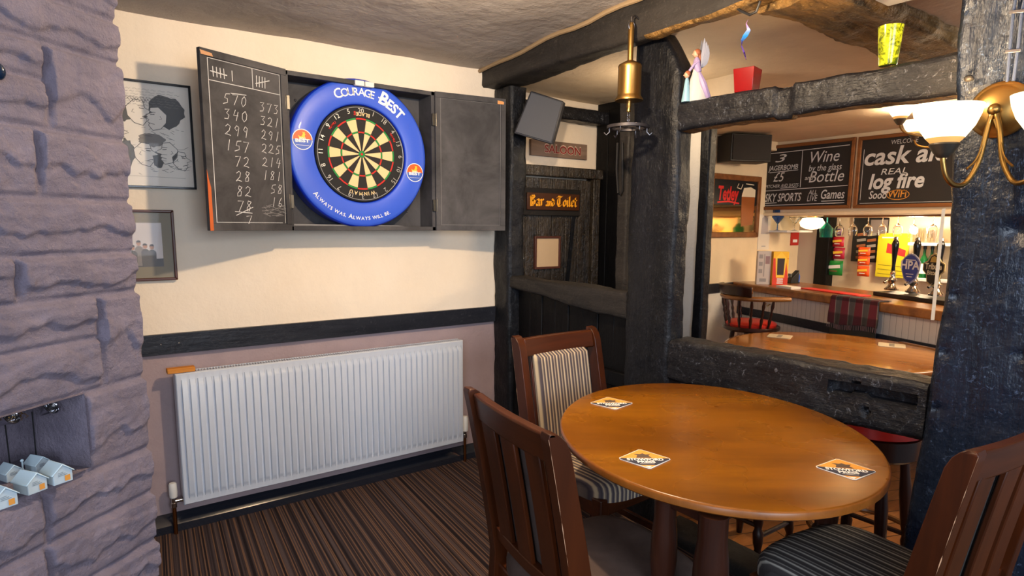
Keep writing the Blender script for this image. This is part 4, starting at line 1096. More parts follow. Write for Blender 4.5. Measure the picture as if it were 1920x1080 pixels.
mb = MB(); mb.box((-w_/2,-.012,-h_/2),(w_/2,0,h_/2)); mb.build('board', plain('brown_sign_board', (70,36,14), .4), bs, bevel=.003)
O = Vector((0,-.0125,0)); X, Y = Vector((1,0,0)), Vector((0,0,1)); mb = MB(); A45 = R(40)
BL = {'B': [[(.1,0),(.1,.95)],[(.1,.95),(.5,1.0),(.65,.8),(.35,.55),(.7,.4),(.6,.08),(.1,0)],[(-.1,.85),(.25,1.05)],[(.38,.9),(.38,.1)]],
 'a': [[(.1,.55),(.35,.65),(.5,.55),(.5,.05),(.62,0)],[(.5,.35),(.15,.25),(.12,.08),(.3,.0),(.5,.12)]], 'r': [[(.05,.62),(.18,.55),(.18,0)],[(.18,.5),(.38,.66),(.5,.55)]],
 'n': [[(.05,.62),(.15,.55),(.15,0)],[(.15,.5),(.4,.65),(.5,.5),(.5,.05),(.6,0)]], 'd': [[(.05,1.0),(.4,.75),(.52,.5),(.5,.15),(.3,0),(.1,.12),(.1,.45),(.3,.62),(.5,.5)]],
 'T': [[(.0,.8),(.2,1.0),(.75,.92),(.95,1.02)],[(.45,.95),(.2,.7),(.15,.3),(.35,0),(.7,.02),(.85,.2)],[(.5,.9),(.5,.15)]], 'o': [[(.28,.65),(.1,.5),(.1,.12),(.28,0),(.48,.12),(.48,.5),(.28,.65)]],
 'i': [[(.05,.6),(.15,.55),(.15,.05),(.28,0)],[(.12,.82),(.2,.86)]], 'l': [[(.12,1.02),(.12,.08),(.25,0)]], 'e': [[(.12,.3),(.48,.42),(.42,.6),(.25,.64),(.1,.45),(.1,.12),(.28,0),(.48,.1)]],
 't': [[(.15,.9),(.15,.08),(.3,0),(.42,.06)],[(.0,.62),(.4,.62)]]}
ADV = {'B': .8,'a': .66,'r': .54,'n': .66,'d': .62,'T': 1.0,'o': .58,'i': .36,'l': .34,'e': .56,'t': .46}
x = 0; k = .062; seq = []
for wd, sc_ in (('Bar',1),('and',.72),('Toilet',1)):
    for ch in wd: seq.append((ch, x, sc_)); x += ADV[ch]*sc_
    x += .28
tw = x-.28; kx = (w_*.90)/tw
for ch, xx, s_ in seq:
    for st in BL[ch]: mb.nib([(-w_*.45+(xx+p[0]*s_)*kx, -.026+p[1]*s_*k) for p in st], .0155*s_**.5, A45, O, X, Y, .0006)
mb.build('lettering', plain('orange_lettering', (255,170,30), .5), bs, smooth=False)
a = dpt(993,256,.098); b = dpt(1097,296,.098); h_ = .098
ss = thing('saloon_sign', 'weathered brown sign with red lettering reading SALOON above the door', 'sign', ((a.x+b.x)/2, .1, 1.878), 0); w_ = b.x-a.x
mb = MB(); mb.box((-w_/2,-.02,-h_/2),(w_/2,0,h_/2)); mb.build('board', wood('weathered_sign_wood', (112,90,76), (146,122,106), 'x', 16, .7, 0, .15), ss, bevel=.002)
mb = MB(); put_text(mb, 'SALOON', .054, (.025,-.0205,-.025), X, Y, width=.31, bold=.035, off=.0005, mi=1); put_text(mb, 'SALOON', .048, (.025,-.0205,-.024), X, Y, width=.305, bold=.012, off=.001, mi=0)
mb.build('lettering', [plain('red_lettering', (132,22,24), .6), plain('pale_outline', (206,176,156), .7)], ss, smooth=False)
a = dpt(1004,443,.03); b = dpt(1051,503,.03)
t = thing('framed_notice', 'small plain cream notice in a brown frame on the saloon door', 'notice', ((a.x+b.x)/2, .05, b.z)); w_, h_ = b.x-a.x, a.z-b.z; fw = .014
mb = MB()
for q in (((0,0),(w_,0),(w_-fw,fw),(fw,fw)), ((w_,0),(w_,h_),(w_-fw,h_-fw),(w_-fw,fw)), ((w_,h_),(0,h_),(fw,h_-fw),(w_-fw,h_-fw)), ((0,h_),(0,0),(fw,fw),(fw,h_-fw))): mb.prism(q, (-w_/2,0,0), X, Y, .02)
mb.build('frame', M['darkbrown'], t, bevel=.002)
mb = MB(); mb.box((-w_/2+.006,-.012,.006),(w_/2-.006,0,h_-.006)); mb.build('paper', plain('aged_paper', (206,176,138), .8), t, smooth=False)

# ------------------------------------------------------------------ speaker in the corner
c0 = at(1010, 220, 'y', -.32); nrm = (-(fwd)+Vector((-.12,0,-.10))).normalized()
Q = [atp(px, py, c0, nrm) for px, py in ((963,250),(1035,271),(1057,190),(995,170))]
ex = ray(1010, 220)*.13+rgt*.016-upv*.006
sp = thing('loudspeaker', 'black loudspeaker tilted on a bracket above the saloon door', 'speaker', c0)
mb = MB(); mb.hexa([q-c0 for q in Q], [q-c0+ex for q in Q]); mb.build('cabinet', plain('speaker_black', (38,40,48), .5), sp, bevel=.006)
mb = MB(); C4 = sum(Q, Vector())/4-c0; Qi = [C4+(q-c0-C4)*.93-nrm*-.002 for q in Q]; mb.hexa([q-nrm*0 for q in Qi], [q+nrm*.004 for q in Qi])
mb.build('grille', plain('speaker_grille', (46,50,62), .55), sp, bevel=.002)
b0 = Vector((.0,-.05,1.92))-c0; mid = (Q[0]+Q[3])/2+ex*.6-c0
mb = MB(); mb.tube([b0, b0.lerp(mid,.5)+Vector((0,-.02,-.015)), mid], .009, 8); mb.tube([mid+upv*.05, mid-upv*.05], .007, 8); mb.box(tuple(b0-Vector((.0,.012,.04))), tuple(b0+Vector((.012,.03,.04))))
mb.tube([b0+Vector((0,-.03,-.02)), b0+Vector((0,-.06,-.1)), b0+Vector((.05,-.08,-.12)), mid+Vector((0,0,-.05))], .004, 6)
mb.build('bracket', M['black'], sp)

# ------------------------------------------------------------------ brass bottle jack hanging from the beam
JX = -.145
j0 = at(1184, 42, 'x', JX); rj = thing('roasting_jack', 'hanging brass bottle jack with an iron ring in front of the thick post', 'jack', j0)
def jz(py): return at(1180, py, 'x', JX).z-j0.z
mb = MB(); mb.tube([(.045,0,.02),(.02,0,.03),(0,0,.02),(0,0,-.0)], .004, 8); mb.tube([(math.cos(R(a))*.016, .0, -.014+math.sin(R(a))*.018) for a in range(0,360,30)], .0035, 6, closed=True)
mb.build('hook', M['steel'], rj)
mb = MB(); mb.lathe([(.008,jz(44)),(.0125,jz(50)),(.0115,jz(114)),(.012,jz(118))], n=16); mb.build('neck_tube', M['brass'], rj)
mb = MB(); mb.lathe([(.013,jz(114)),(.022,jz(116)),(.046,jz(122)),(.049,jz(125)),(.048,jz(129)),(.0485,jz(178)),(.050,jz(181)),(.058,jz(186)),(.058,jz(189)),(.02,jz(190))], n=32); mb.build('body', M['brass'], rj)
mb = MB(); mb.lathe([(.010,jz(189)),(.010,jz(200)),(.007,jz(203)),(.009,jz(209)),(.003,jz(211))], n=12); mb.build('shaft', M['brass'], rj)
mb = MB()
for i in range(4):
    z = jz(211)-.010*i; rx = i % 2
    mb.tube([((math.cos(R(a))*.006 if rx else 0), (0 if rx else math.cos(R(a))*.006), z+math.sin(R(a))*.008) for a in range(0,360,45)], .0018, 5, closed=True)
mb.build('chain', M['steel'], rj)
mb = MB(); zr_ = jz(238); mb.lathe([(.068,zr_-.006),(.088,zr_-.006),(.088,zr_+.006),(.068,zr_+.006),(.068,zr_-.006)], n=40, caps=False); mb.bar((-.07,0,zr_),(.07,0,zr_),.012,.008); mb.bar((0,-.07,zr_),(0,.07,zr_),.012,.008)
mb.tube([(0,0,zr_),(0,0,jz(222))], .003, 6); mb.build('ring', plain('dark_iron', (72,68,70), .5, .7), rj)
for i in range(6):
    a = R(60*i+20); mb = MB(); c = Vector((math.cos(a)*.078, math.sin(a)*.078, zr_-.006)); mb.tube([c, c+Vector((0,0,-.014)), c+Vector((math.cos(a)*.012,math.sin(a)*.012,-.026)), c+Vector((math.cos(a)*.022,math.sin(a)*.022,-.016))], .0026, 6)
    mb.build('meat_hook', M['steel'], rj)
a = at(1158, 268, 'x', .095); b = at(1159, 366, 'x', .095)
mb = MB(); mb.tube([a, a.lerp(b,.5)+Vector((-.004,.004,0)), b+Vector((0,0,.01)), b+Vector((0,-.018,0)), b+Vector((0,-.03,.02)), a.lerp(b,.5)+Vector((-.003,-.034,0)), a+Vector((0,-.03,0))], .006, 8)
tag(mb.build('leather_strap', plain('black_leather', (20,18,18), .5)), 'black leather strap looped on the slim brown post', 'strap')

# ------------------------------------------------------------------ ornaments on the top rail
RZ = 1.896
base = at(1305, 189, 'x', .045); yaw_r = math.atan2(rgt.y, rgt.x)
an = thing('angel_figurine', 'winged angel figurine guiding a small child, on the top rail', 'figurine', (base.x, base.y, RZ), yaw_r)
lil = plain('lilac_robe', (158,138,176), .5); pale = plain('pale_robe', (186,182,178), .5); pblue = plain('pale_blue_robe', (132,172,188), .5); skin = plain('figurine_skin', (214,160,130), .5); hair = plain('figurine_hair', (150,84,50), .6); silver = plain('silver_feathers', (150,150,160), .4, .3)
mb = MB(); mb.lathe([(.05,0),(.052,.006),(.040,.05),(.028,.09),(.018,.115),(.012,.13)], (.008,0,0), 20, 0, None, True, 1.0, .62)
for v in mb.v: v.x += -.012*(v.z/.13)**1.5 + .005*math.sin(6*math.atan2(v.y, v.x-.008))*(1-v.z/.13)
mb.build('skirt', pale, an)
mb = MB(); mb.tube([(.004,0,.118),(-.004,0,.145),(-.004,0,.165),(-.004,0,.176)], [.014,.017,.013,.006], 12); mb.tube([(.002,-.008,.16),(-.018,-.012,.145),(-.034,-.004,.122)], [.007,.006,.005], 8)
mb.tube([(.004,.0,.118),(.02,-.02,.07),(.04,-.02,.02),(.052,-.012,.004)], [.010,.014,.013,.008], 8); mb.build('robe', lil, an)
mb = MB(); mb.ball((-.008,0,.19), .0135, 0, 12, None, (1,.9,1.15)); mb.ball((-.021,0,.188), .003, 0, 8); mb.build('head', skin, an)
mb = MB(); mb.ball((-.003,0,.194), .0145, 0, 12, None, (1,1,1.05)); mb.tube([(.006,0,.19),(.01,0,.17),(.012,0,.155)], [.008,.007,.003], 8); mb.build('hair', hair, an)
for s in (-1, 1):
    mb = MB()
    for i in range(9):
        f = i/8; a_ = R(28+50*f); L_ = .038+.075*f**1.3; ca, sa = math.cos(a_), math.sin(a_); w_ = .0065
        cv_ = [(0,-w_*.6),(L_*.5,-w_),(L_*.85,-w_*.7),(L_,w_*.2),(L_*.8,w_*.8),(L_*.4,w_)]
        mb.prism([(x*ca-(y+.10*x*x/L_)*sa, x*sa+(y+.10*x*x/L_)*ca) for x, y in cv_], (.006,s*(.006+.0012*i),.135), (1,s*.22,0), (0,0,1), .0018)
    mb.build('wing', silver, an, bevel=.0005)
mb = MB(); mb.lathe([(.024,0),(.024,.006),(.016,.045),(.010,.085),(.006,.095)], (-.042,-.004,0), 14, 0, None, True, .8, .8); mb.build('child_robe', pblue, an)
mb = MB(); mb.ball((-.043,-.004,.107), .0125, 0, 12, None, (.9,.9,1.1)); mb.ball((-.055,-.004,.105), .0025, 0, 6); mb.build('child_head', skin, an)
mb = MB(); mb.ball((-.040,-.004,.111), .0125, 0, 12, None, (.95,1,1)); mb.build('child_hair', hair, an)

c = at(1400, 168, 'x', .045)
rg = thing('red_glass_cube', 'square red glass candle holder on the top rail', 'candle holder', (c.x, c.y, RZ), R(12)); s, s2, h_ = .034, .040, .086; tk = .005
redg = plain('red_glass', (160,8,12), .12, 0, .3, .5, trans=.45); mb = MB()
out = [[(-s,-s),(s,-s),(s,s),(-s,s)], [(-s2,-s2),(s2,-s2),(s2,s2),(-s2,s2)]]
v0 = [(x,y,0) for x,y in out[0]]; v1 = [(x,y,h_) for x,y in out[1]]; v2 = [(x*(1-tk/s2*1.0),y*(1-tk/s2*1.0),h_) for x,y in out[1]]; v3 = [(x*(1-tk/s),y*(1-tk/s),.010) for x,y in out[0]]
mb.add(v0+v1+v2+v3, [(3,2,1,0),(12,13,14,15)]+[(4*r+j,4*r+(j+1)%4,4*r+4+(j+1)%4,4*r+4+j) for r in range(3) for j in range(4)])
mb.build('bowl', redg, rg, bevel=.0015)
mb = MB(); mb.hexa([(x*.8,y*.8,.011) for x,y in out[0]], [(x*.83,y*.83,.05) for x,y in out[0]]); mb.build('wax', plain('red_wax', (150,18,20), .5), rg)
c = at(1665, 116, 'x', .045)
tm = thing('green_tumbler', 'yellow green crackled glass tumbler on the top rail', 'tumbler', (c.x, c.y, RZ+.002)); mb = MB()
gg, nt, b = _bsdf('green_crackle_glass'); f = noise_tex(nt, coords(nt), 60, 4, .7, 1.0)
nt.links.new(ramp(nt, f, [(.4, (96,110,14)), (.55, (196,208,30)), (.7, (224,230,90))]), b.inputs['Base Color']); b.inputs['Transmission Weight'].default_value = .4; b.inputs['Roughness'].default_value = .15
mb.lathe([(.001,0),(.025,0),(.0265,.004),(.036,.118),(.0335,.118),(.0245,.010),(.001,.010)], n=28, caps=False); mb.build('glass', gg, tm)
mb = MB(); pts = []
A = at(1400, 34, 'x', .03); B = at(1398, 114, 'x', .03); L = 14
cv = [(1403,36),(1399,44),(1404,56),(1398,66),(1391,76),(1390,86),(1395,98),(1399,112)]
P = [at(x, y, 'x', -.10) for x, y in cv]; W_ = [.001,.004,.008,.009,.007,.008,.007,.002]
vs = []
for i, p in enumerate(P):
    a = i*.9; d = Vector((math.cos(a)*.8, math.sin(a)*.5+.3, .25))*W_[i]; vs += [p-d, p+d, p-d+Vector((.001,0,0)), p+d+Vector((.001,0,0))]
fs = []
for i in range(len(P)-1):
    q = 4*i; fs += [(q,q+1,q+5,q+4),(q+2,q+6,q+7,q+3),(q,q+4,q+6,q+2),(q+1,q+3,q+7,q+5)]
mb.add(vs, fs)
rb_, nt, b = _bsdf('blue_purple_ribbon'); sx = nd(nt, 'ShaderNodeTexCoord'); sp_ = nd(nt, 'ShaderNodeSeparateXYZ'); nt.links.new(sx.outputs['Object'], sp_.inputs[0])
mr = nd(nt, 'ShaderNodeMapRange'); mr.inputs[1].default_value = P[-1].z; mr.inputs[2].default_value = P[0].z; nt.links.new(sp_.outputs[2], mr.inputs[0]); nt.links.new(ramp(nt, mr.outputs[0], [(0, (70,40,110)), (.45, (70,50,140)), (.6, (40,140,220)), (.9, (160,120,170))]), b.inputs['Base Color']); b.inputs['Roughness'].default_value = .25
tag(mb.build('ribbon', rb_), 'curled blue and purple ribbon hanging from the beam over the red glass', 'ribbon')
mb = MB(); mb.tube([at(x, y, 'x', -.105) for x, y in ((1366,-14),(1374,8),(1388,20),(1406,28),(1418,22),(1424,6),(1428,-14))], .0045, 8)
tag(mb.build('cable', M['black']), 'black cable looping down from the ceiling beam', 'cable')
bx = at(1700, -14, 'z', 2.16)
t = thing('emergency_light', 'white box light fitting on the bar ceiling behind the rough beam', 'light fitting', bx); mb = MB(); mb.box((-.05,-.08,-.015),(.05,.08,.05)); mb.build('case', M['whitepl'], t, bevel=.008)
mb = MB(); mb.tube([(.02,-.08,.03),(.05,-.11,.0),(.08,-.15,.01),(.10,-.2,.05)], .005, 8); mb.build('cord', M['black'], t)

# ------------------------------------------------------------------ lamps
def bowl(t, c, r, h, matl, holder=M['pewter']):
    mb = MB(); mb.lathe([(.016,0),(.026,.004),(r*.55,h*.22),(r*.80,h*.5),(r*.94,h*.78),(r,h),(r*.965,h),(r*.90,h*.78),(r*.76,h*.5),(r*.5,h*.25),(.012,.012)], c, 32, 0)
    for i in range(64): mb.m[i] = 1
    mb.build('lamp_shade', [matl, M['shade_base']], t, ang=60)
    mb = MB(); mb.lathe([(.008,-.028),(.014,-.026),(.024,-.014),(.036,.006),(.034,.010),(.015,.002)], c, 20); mb.build('shade_holder', holder, t)
PX = -.03
c0 = at(1876, 206, 'x', PX)
wl = thing('wall_lamp', 'brass wall lamp with two lit frosted bowls on the wide black post', 'lamp', c0)
MXp = Matrix(((0,0,-1),(0,1,0),(1,0,0)))
mb = MB(); mb.lathe([(.074,-.005),(.074,.006),(.068,.012),(.064,.013),(.060,.018),(.040,.028),(.02,.034),(.001,.035)], (0,0,0), 40, 0, MXp); mb.build('back_plate', M['brass'], wl)
mb = MB(); mb.ball((-.045,.0,-.004), .016, 0, 14); mb.tube([(-.02,0,-.002),(-.045,0,-.004)], .010, 10); mb.build('knob', M['brass'], wl)
shA = at(1774, 236, 'x', -.20); shB = Vector((-.20, shA.y-.215, shA.z+.0))
for i, s3 in enumerate((shA, shB)):
    cB = Vector((s3.x, s3.y, s3.z-.055))-c0
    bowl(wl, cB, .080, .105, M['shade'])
    mb = MB(); st = Vector((-.045,(.004 if i == 0 else -.004),-.01)); en = cB+Vector((0,0,-.024)); dd = en-st; low = -.185
    pts = [st, st+Vector((dd.x*.04, dd.y*.10, -.05)), st+Vector((dd.x*.14, dd.y*.22, -.13)), st+Vector((dd.x*.38, dd.y*.45, low)), st+Vector((dd.x*.66, dd.y*.68, low-.008)), st+Vector((dd.x*.88, dd.y*.88, low+.012)), st+Vector((dd.x*.98, dd.y*.98, (low+.03+en.z-st.z)/2)), en]
    def cr_(P, k=6):
        out = []
        for i in range(len(P)-1):
            p0, p1, p2, p3 = P[max(i-1,0)], P[i], P[i+1], P[min(i+2,len(P)-1)]
            for j in range(k):
                t_ = j/k; out.append(.5*((2*p1)+(p2-p0)*t_+(2*p0-5*p1+4*p2-p3)*t_*t_+(3*p1-p0-3*p2+p3)*t_**3))
        return out+[P[-1]]
    mb.tube(cr_(pts), .0068, 10); mb.build('arm', M['brass'], wl)
    mb = MB(); q = [st+Vector((-.006,.0,-.02)), st+Vector((dd.x*.06,dd.y*.10,-.06)), st+Vector((dd.x*.2,dd.y*.25,-.12)), st+Vector((dd.x*.42,dd.y*.45,-.15))]
    mb.tube(cr_(q), .003, 8); mb.build('rod', M['brass'], wl)
    point('wall_lamp_bulb', (s3.x, s3.y, s3.z+.015), 12, WARM, .03)
cl = [at(x, y, 'x', -.036) for x, y in ((1908,-20),(1900,22),(1893,96),(1888,158))]
cl2 = [at(x, y, 'x', -.036) for x, y in ((1926,-20),(1916,22),(1908,96),(1900,152))]
t = thing('cable_conduit', 'thin metal cable pipes clipped to the post above the wall lamp', 'conduit', cl[3])
for q in (cl, cl2): mb = MB(); mb.tube([p-cl[3] for p in q], .0042, 8); mb.build('pipe', plain('painted_conduit', (66,76,98), .3, .5), t)
for k in (1, 2):
    mb = MB(); a = (cl[k]-cl[3]); b = (cl2[k]-cl[3]); mb.bar(a+Vector((-.004,.008,0)), b+Vector((-.004,-.008,0)), .004, .008); mb.build('clip', M['steel'], t, bevel=.001)
c = at(1816, 147, 'x', -.045)
t = thing('peg', 'small brown wooden peg on the wide post above the lamp', 'peg', c); mb = MB(); mb.ball((0,0,0), .0115, 0, 12, None, (1,1,.8)); mb.build('knob', M['doorplain'], t); mb = MB(); mb.tube([(.03,0,.002),(0,0,0)], .005, 8); mb.build('shank', M['doorplain'], t)

def pray(px, py, d): return CAM+ray(px, py)*d
s1 = pray(1689, 210, 3.85); s2 = pray(1716, 240, 4.25); hub = (s1+s2)/2+Vector((.32,-.28,0)); hub.z = 2.06
cd = thing('ceiling_lamp', 'brass three arm ceiling lamp with frosted bowls in the bar', 'lamp', (hub.x, hub.y, 2.19))
mb = MB(); mb.lathe([(.06,0),(.06,-.015),(.02,-.03),(.012,-.04),(.012,-.10),(.03,-.12),(.03,-.15),(.012,-.17),(.004,-.18)], n=24); mb.build('stem', M['brass'], cd)
s3 = Vector((2*hub.x-(s1.x+s2.x)/2, 2*hub.y-(s1.y+s2.y)/2, s1.z))
for q in (s1, s2, s3):
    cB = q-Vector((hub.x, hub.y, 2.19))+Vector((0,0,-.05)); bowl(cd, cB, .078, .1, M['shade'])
    st = Vector((0,0,-.14)); en = cB+Vector((0,0,-.024)); dd = en-st
    mb = MB(); mb.tube(cr_([st, st+Vector((dd.x*.25,dd.y*.25,-.05)), st+Vector((dd.x*.6,dd.y*.6,min(dd.z,0)-.06)), st+Vector((dd.x*.92,dd.y*.92,dd.z-.045)), en]), .006, 8); mb.build('arm', M['brass'], cd)
    point('bar_lamp_bulb', (q.x, q.y, q.z+.012), 20, WARM2, .03)
cl_ = thing('ceiling_spot', 'small brass ceiling fitting over the darts corner', 'lamp', (-.95, -1.62, cz(-.95,-1.62))); mb = MB(); mb.lathe([(.05,0),(.05,-.012),(.012,-.02),(.012,-.05)], n=20); mb.build('base', M['brass'], cl_)

# ------------------------------------------------------------------ niche ornaments
NF = NB0+.001
def house(px, py, s, rz, label):
    p = at(px, py, 'z', NF); t = thing('ornament_house', label, 'ornament', (p.x, p.y, NF), rz, 'model cottages in the stone niche')
    w_, d_, h_ = s*.5, s*.6, s*.62; X, Y = Vector((0,1,0)), Vector((0,0,1))
    mb = MB(); mb.prism([(-w_,0),(w_,0),(w_,h_),(0,h_+s*.42),(-w_,h_)], (-d_,0,0), X, Y, 2*d_); mb.build('walls', M['snowwall'], t, bevel=.001)
    mb = MB()
    for sg in (-1, 1):
        mb.hexa([(-d_*1.12,sg*w_*1.18,h_-s*.07),(d_*1.12,sg*w_*1.18,h_-s*.07),(d_*1.12,0,h_+s*.43),(-d_*1.12,0,h_+s*.43)], [(-d_*1.12,sg*w_*1.18,h_),(d_*1.12,sg*w_*1.18,h_),(d_*1.12,0,h_+s*.53),(-d_*1.12,0,h_+s*.53)])
    mb.build('roof', M['snowroof'], t, bevel=.0015)
    for q, wz in ((w_*.42, h_*.42),):
        mb = MB(); mb.flat([(-s*.14,-s*.16),(s*.14,-s*.16),(s*.14,s*.16),(-s*.14,s*.16)], (d_,q,wz), X, Y, .0008); mb.build('window', plain('amber_window', (206,140,60), .5), t, smooth=False)
    mb = MB()
    for k in range(3): mb.stroke([(-w_*.5,h_*.75+k*s*.08),(w_*.4-k*w_*.2,h_*.78+k*s*.08)], .0012, (d_,0,0), X, Y, .0008)
    mb.build('frieze', plain('grey_relief', (120,130,138), .6), t, smooth=False)
    return t
M['snowwall'] = plain('pale_blue_ceramic', (172,186,194), .45); M['snowroof'] = plain('frosted_roof', (186,206,216), .4)
ra = R(-62)
house(108, 902, .034, ra, 'right hand model cottage of the front row in the stone niche')
house(58, 920, .034, ra+.1, 'middle model cottage of the front row, beside the little lamp post in the niche')
house(2, 948, .034, ra, 'model cottage cut by the left edge of the picture')
house(72, 882, .028, ra+.1, 'small model cottage at the back of the niche near its right wall')
house(20, 898, .028, ra, 'small model cottage at the back of the niche behind the lamp post')
p = at(44, 890, 'z', NF); t = thing('ornament_lamp_post', 'tiny pale lamp post among the model cottages', 'ornament', (p.x, p.y, NF)); mb = MB(); mb.tube([(0,0,0),(0,0,.026)], .0016, 8); mb.build('post', M['snowroof'], t); mb = MB(); mb.ball((0,0,.029), .0032, 0, 8); mb.build('lantern', M['snowroof'], t)
for i, (a, b) in enumerate((((9,790),(20,880)), ((60,772),(68,858)), ((95,775),(104,862)))):
    dn = ND*-(.11 if i != 2 else .15)
    P0 = atp(a[0], a[1], E0+dn, ND); P1 = atp(b[0], b[1], E0+dn, ND); P0.z = min(P0.z, NB1-.001); P1.z = NF+.001
    mb = MB(); mb.tube([P0, P1], .0014, 6); tag(mb.build('cord', M['black']), ['thin black cord hanging at the left of the niche', 'thin black cord hanging in the middle of the niche', 'thin black cord hanging by the right wall of the niche'][i], 'cord', 'cords in the stone niche')
M['silver'] = plain('silver_foil', (190,190,196), .18, 1)
for (px, py), lab in (((90, 768), 'silver cone ornament hanging under the niche lintel, right one'), ((14, 786), 'silver cone ornament hanging under the niche lintel, left one')):
    c = atp(px, py, E0-ND*.05, ND); top = Vector((c.x, c.y, NB1)); t = thing('cone_ornament', lab, 'ornament', top, R(-40), 'silver ornaments in the niche'); z = c.z-NB1
    Mt = Matrix.Rotation(R(55), 3, 'Y'); mb = MB(); mb.lathe([(.003,-.018),(.009,-.004),(.016,.010),(.0145,.010),(.008,-.003),(.002,-.015)], (0,0,z), 18, 0, Mt); mb.build('cone', M['silver'], t)
    mb = MB()
    for r in (.006,.010,.013): mb.tube([Vector((0,0,z))+Mt @ Vector((math.cos(R(k*20))*r, math.sin(R(k*20))*r, .008)) for k in range(18)], .0008, 5, closed=True)
    mb.build('coil', M['steel'], t); mb = MB(); mb.tube([(0,0,z+.004),(0,0,0)], .0012, 6); mb.build('hanger', M['black'], t)
mb = MB()
for k in range(60):
    c = atp(random.uniform(-4,52), random.uniform(768,786), E0-ND*random.uniform(.04,.09), ND); d = Vector((random.uniform(-1,1),random.uniform(-1,1),random.uniform(-1,.6)))*.007; mb.tube([c, c+d], .0006, 4)
o = tag(mb.build('tinsel', plain('gold_tinsel', (176,130,48), .3, .9)), 'gold tinsel tucked under the niche lintel', 'tinsel', kind='stuff')
c = atp(-4, 134, E0+ND*.03, ND); mb = MB(); mb.ball(c, .011, 0, 14, None, (1,1,1.3)); tag(mb.build('dark_bauble', plain('dark_blue_glass', (14,34,56), .15)), 'dark blue bauble on the stone pier at the left edge', 'bauble')

# ------------------------------------------------------------------ bar: mirror, boards, speaker
X, Y = Vector((1,0,0)), Vector((0,0,1))
x0, x1, z0, z1 = 2.60, 3.37, 1.295, 1.865; W, H = x1-x0, z1-z0; fw = .05
mi = thing('pub_mirror', 'brown framed pub mirror with red lettering on the cream bar wall', 'mirror', (x0, .45, z0))
mb = MB()
for q in (((0,0),(W,0),(W-fw,fw),(fw,fw)), ((W,0),(W,H),(W-fw,H-fw),(W-fw,fw)), ((W,H),(0,H),(fw,H-fw),(W-fw,H-fw)), ((0,H),(0,0),(fw,fw),(fw,H-fw))): mb.prism(q, (0,0,0), X, Y, .03)
mb.build('frame', M['frame_brown'], mi, bevel=.006)
mb = MB(); mb.box((fw*.6,-.015,fw*.6),(W-fw*.6,-.002,H-fw*.6)); mb.build('mirror_glass', plain('gilt_mirror', (214,178,116), .08, 1), mi, smooth=False)
O = Vector((0,-.0155,0)); mb = MB(); mb.flat([(fw,H*.52),(W-fw,H*.52),(W-fw,H-fw),(fw,H-fw)], O, X, Y, .0005, 0)
put_text(mb, 'Tetley', .12, (W*.36,-.0155,H*.60), X, Y, width=W*.40, bold=.03, shear=.15, off=.0015, mi=1); mb.stroke([(W*.16,H*.555),(W*.36,H*.575),(W*.57,H*.55)], .014, O, X, Y, .0012, 1)
mb.flat([(W*.64,.1),(W*.88,.12),(W*.9,H*.72),(W*.62,H*.72)], O, X, Y, .001, 3); mb.flat([(W*.62,H*.66),(W*.9,H*.66),(W*.9,H*.78),(W*.8,H*.82),(W*.66,H*.8)], O, X, Y, .0015, 2)
mb.stroke([(W*.55,H*.86),(W*.52,H*.8),(W*.6,H*.78),(W*.63,H*.85)], .009, O, X, Y, .0014, 2); mb.stroke([(W*.7,H*.87),(W*.86,H*.86)], .007, O, X, Y, .0014, 2)
mb.build('artwork', [M['black'], plain('mirror_red', (206,38,34), .4), plain('foam_cream', (226,212,186), .5), plain('beer_amber', (150,84,36), .4)], mi, smooth=False)
c = Vector((2.9, .30, 1.955)); t = thing('loudspeaker', 'black loudspeaker high on the bar wall above the pub mirror', 'speaker', (2.83, .27, 1.95), R(-22)); mb = MB(); mb.box((-.2,-.11,0),(.2,.10,.235)); mb.build('cabinet', M['black'], t, bevel=.008); mb = MB(); mb.box((-.185,-.118,.012),(.185,-.109,.223)); mb.build('grille', plain('dark_grille', (34,30,28), .8), t, bevel=.003)
mb = MB(); mb.bar((0,.09,.12),(.03,.14,.12),.03,.03); mb.build('bracket', M['black'], t)
BXp = 3.47; Xb, Yb = Vector((0,-1,0)), Vector((0,0,1))
def menu(y0, y1, z0, z1, label):
    t = thing('chalkboard', label, 'chalkboard', (3.5, y0, z0)); W, H = y0-y1, z1-z0; fw = .03; mb = MB()
    for q in (((0,0),(W,0),(W-fw,fw),(fw,fw)), ((W,0),(W,H),(W-fw,H-fw),(W-fw,fw)), ((W,H),(0,H),(fw,H-fw),(W-fw,H-fw)), ((0,H),(0,0),(fw,fw),(fw,H-fw))): mb.prism(q, (0,0,0), Xb, Yb, .028)
    mb.build('frame', M['frame_brown'], t, bevel=.004); mb = MB(); mb.box((-.012,-W+fw*.7,fw*.7),(-.001,-fw*.7,H-fw*.7)); mb.build('slate', M['chalkboard_dk'], t, smooth=False); return t, W, H
def fy_(v): return v
t, W, H = menu(.505, -.372, 1.557, 2.160, 'chalkboard menu offering wine and sports, left of the two over the bar')
O = Vector((-.0125,0,0)); mb = MB()
def ln(a, b, w_=.006): mb.stroke([(a[0]*W,a[1]*H),(b[0]*W,b[1]*H)], w_, O, Xb, Yb, .0006)
def tx(s, h, x, z, w_=None, sh=.2, bold=.0, mi=0): put_text(mb, s, h, O+Xb*(x*W)+Yb*(z*H), Xb, Yb, width=w_*W if w_ else None, bold=bold, shear=sh, off=.0006, mi=mi)
ln((.06,.88),(.94,.90)); ln((.46,.34),(.46,.88)); ln((.05,.30),(.95,.33)); ln((.05,.07),(.93,.085))
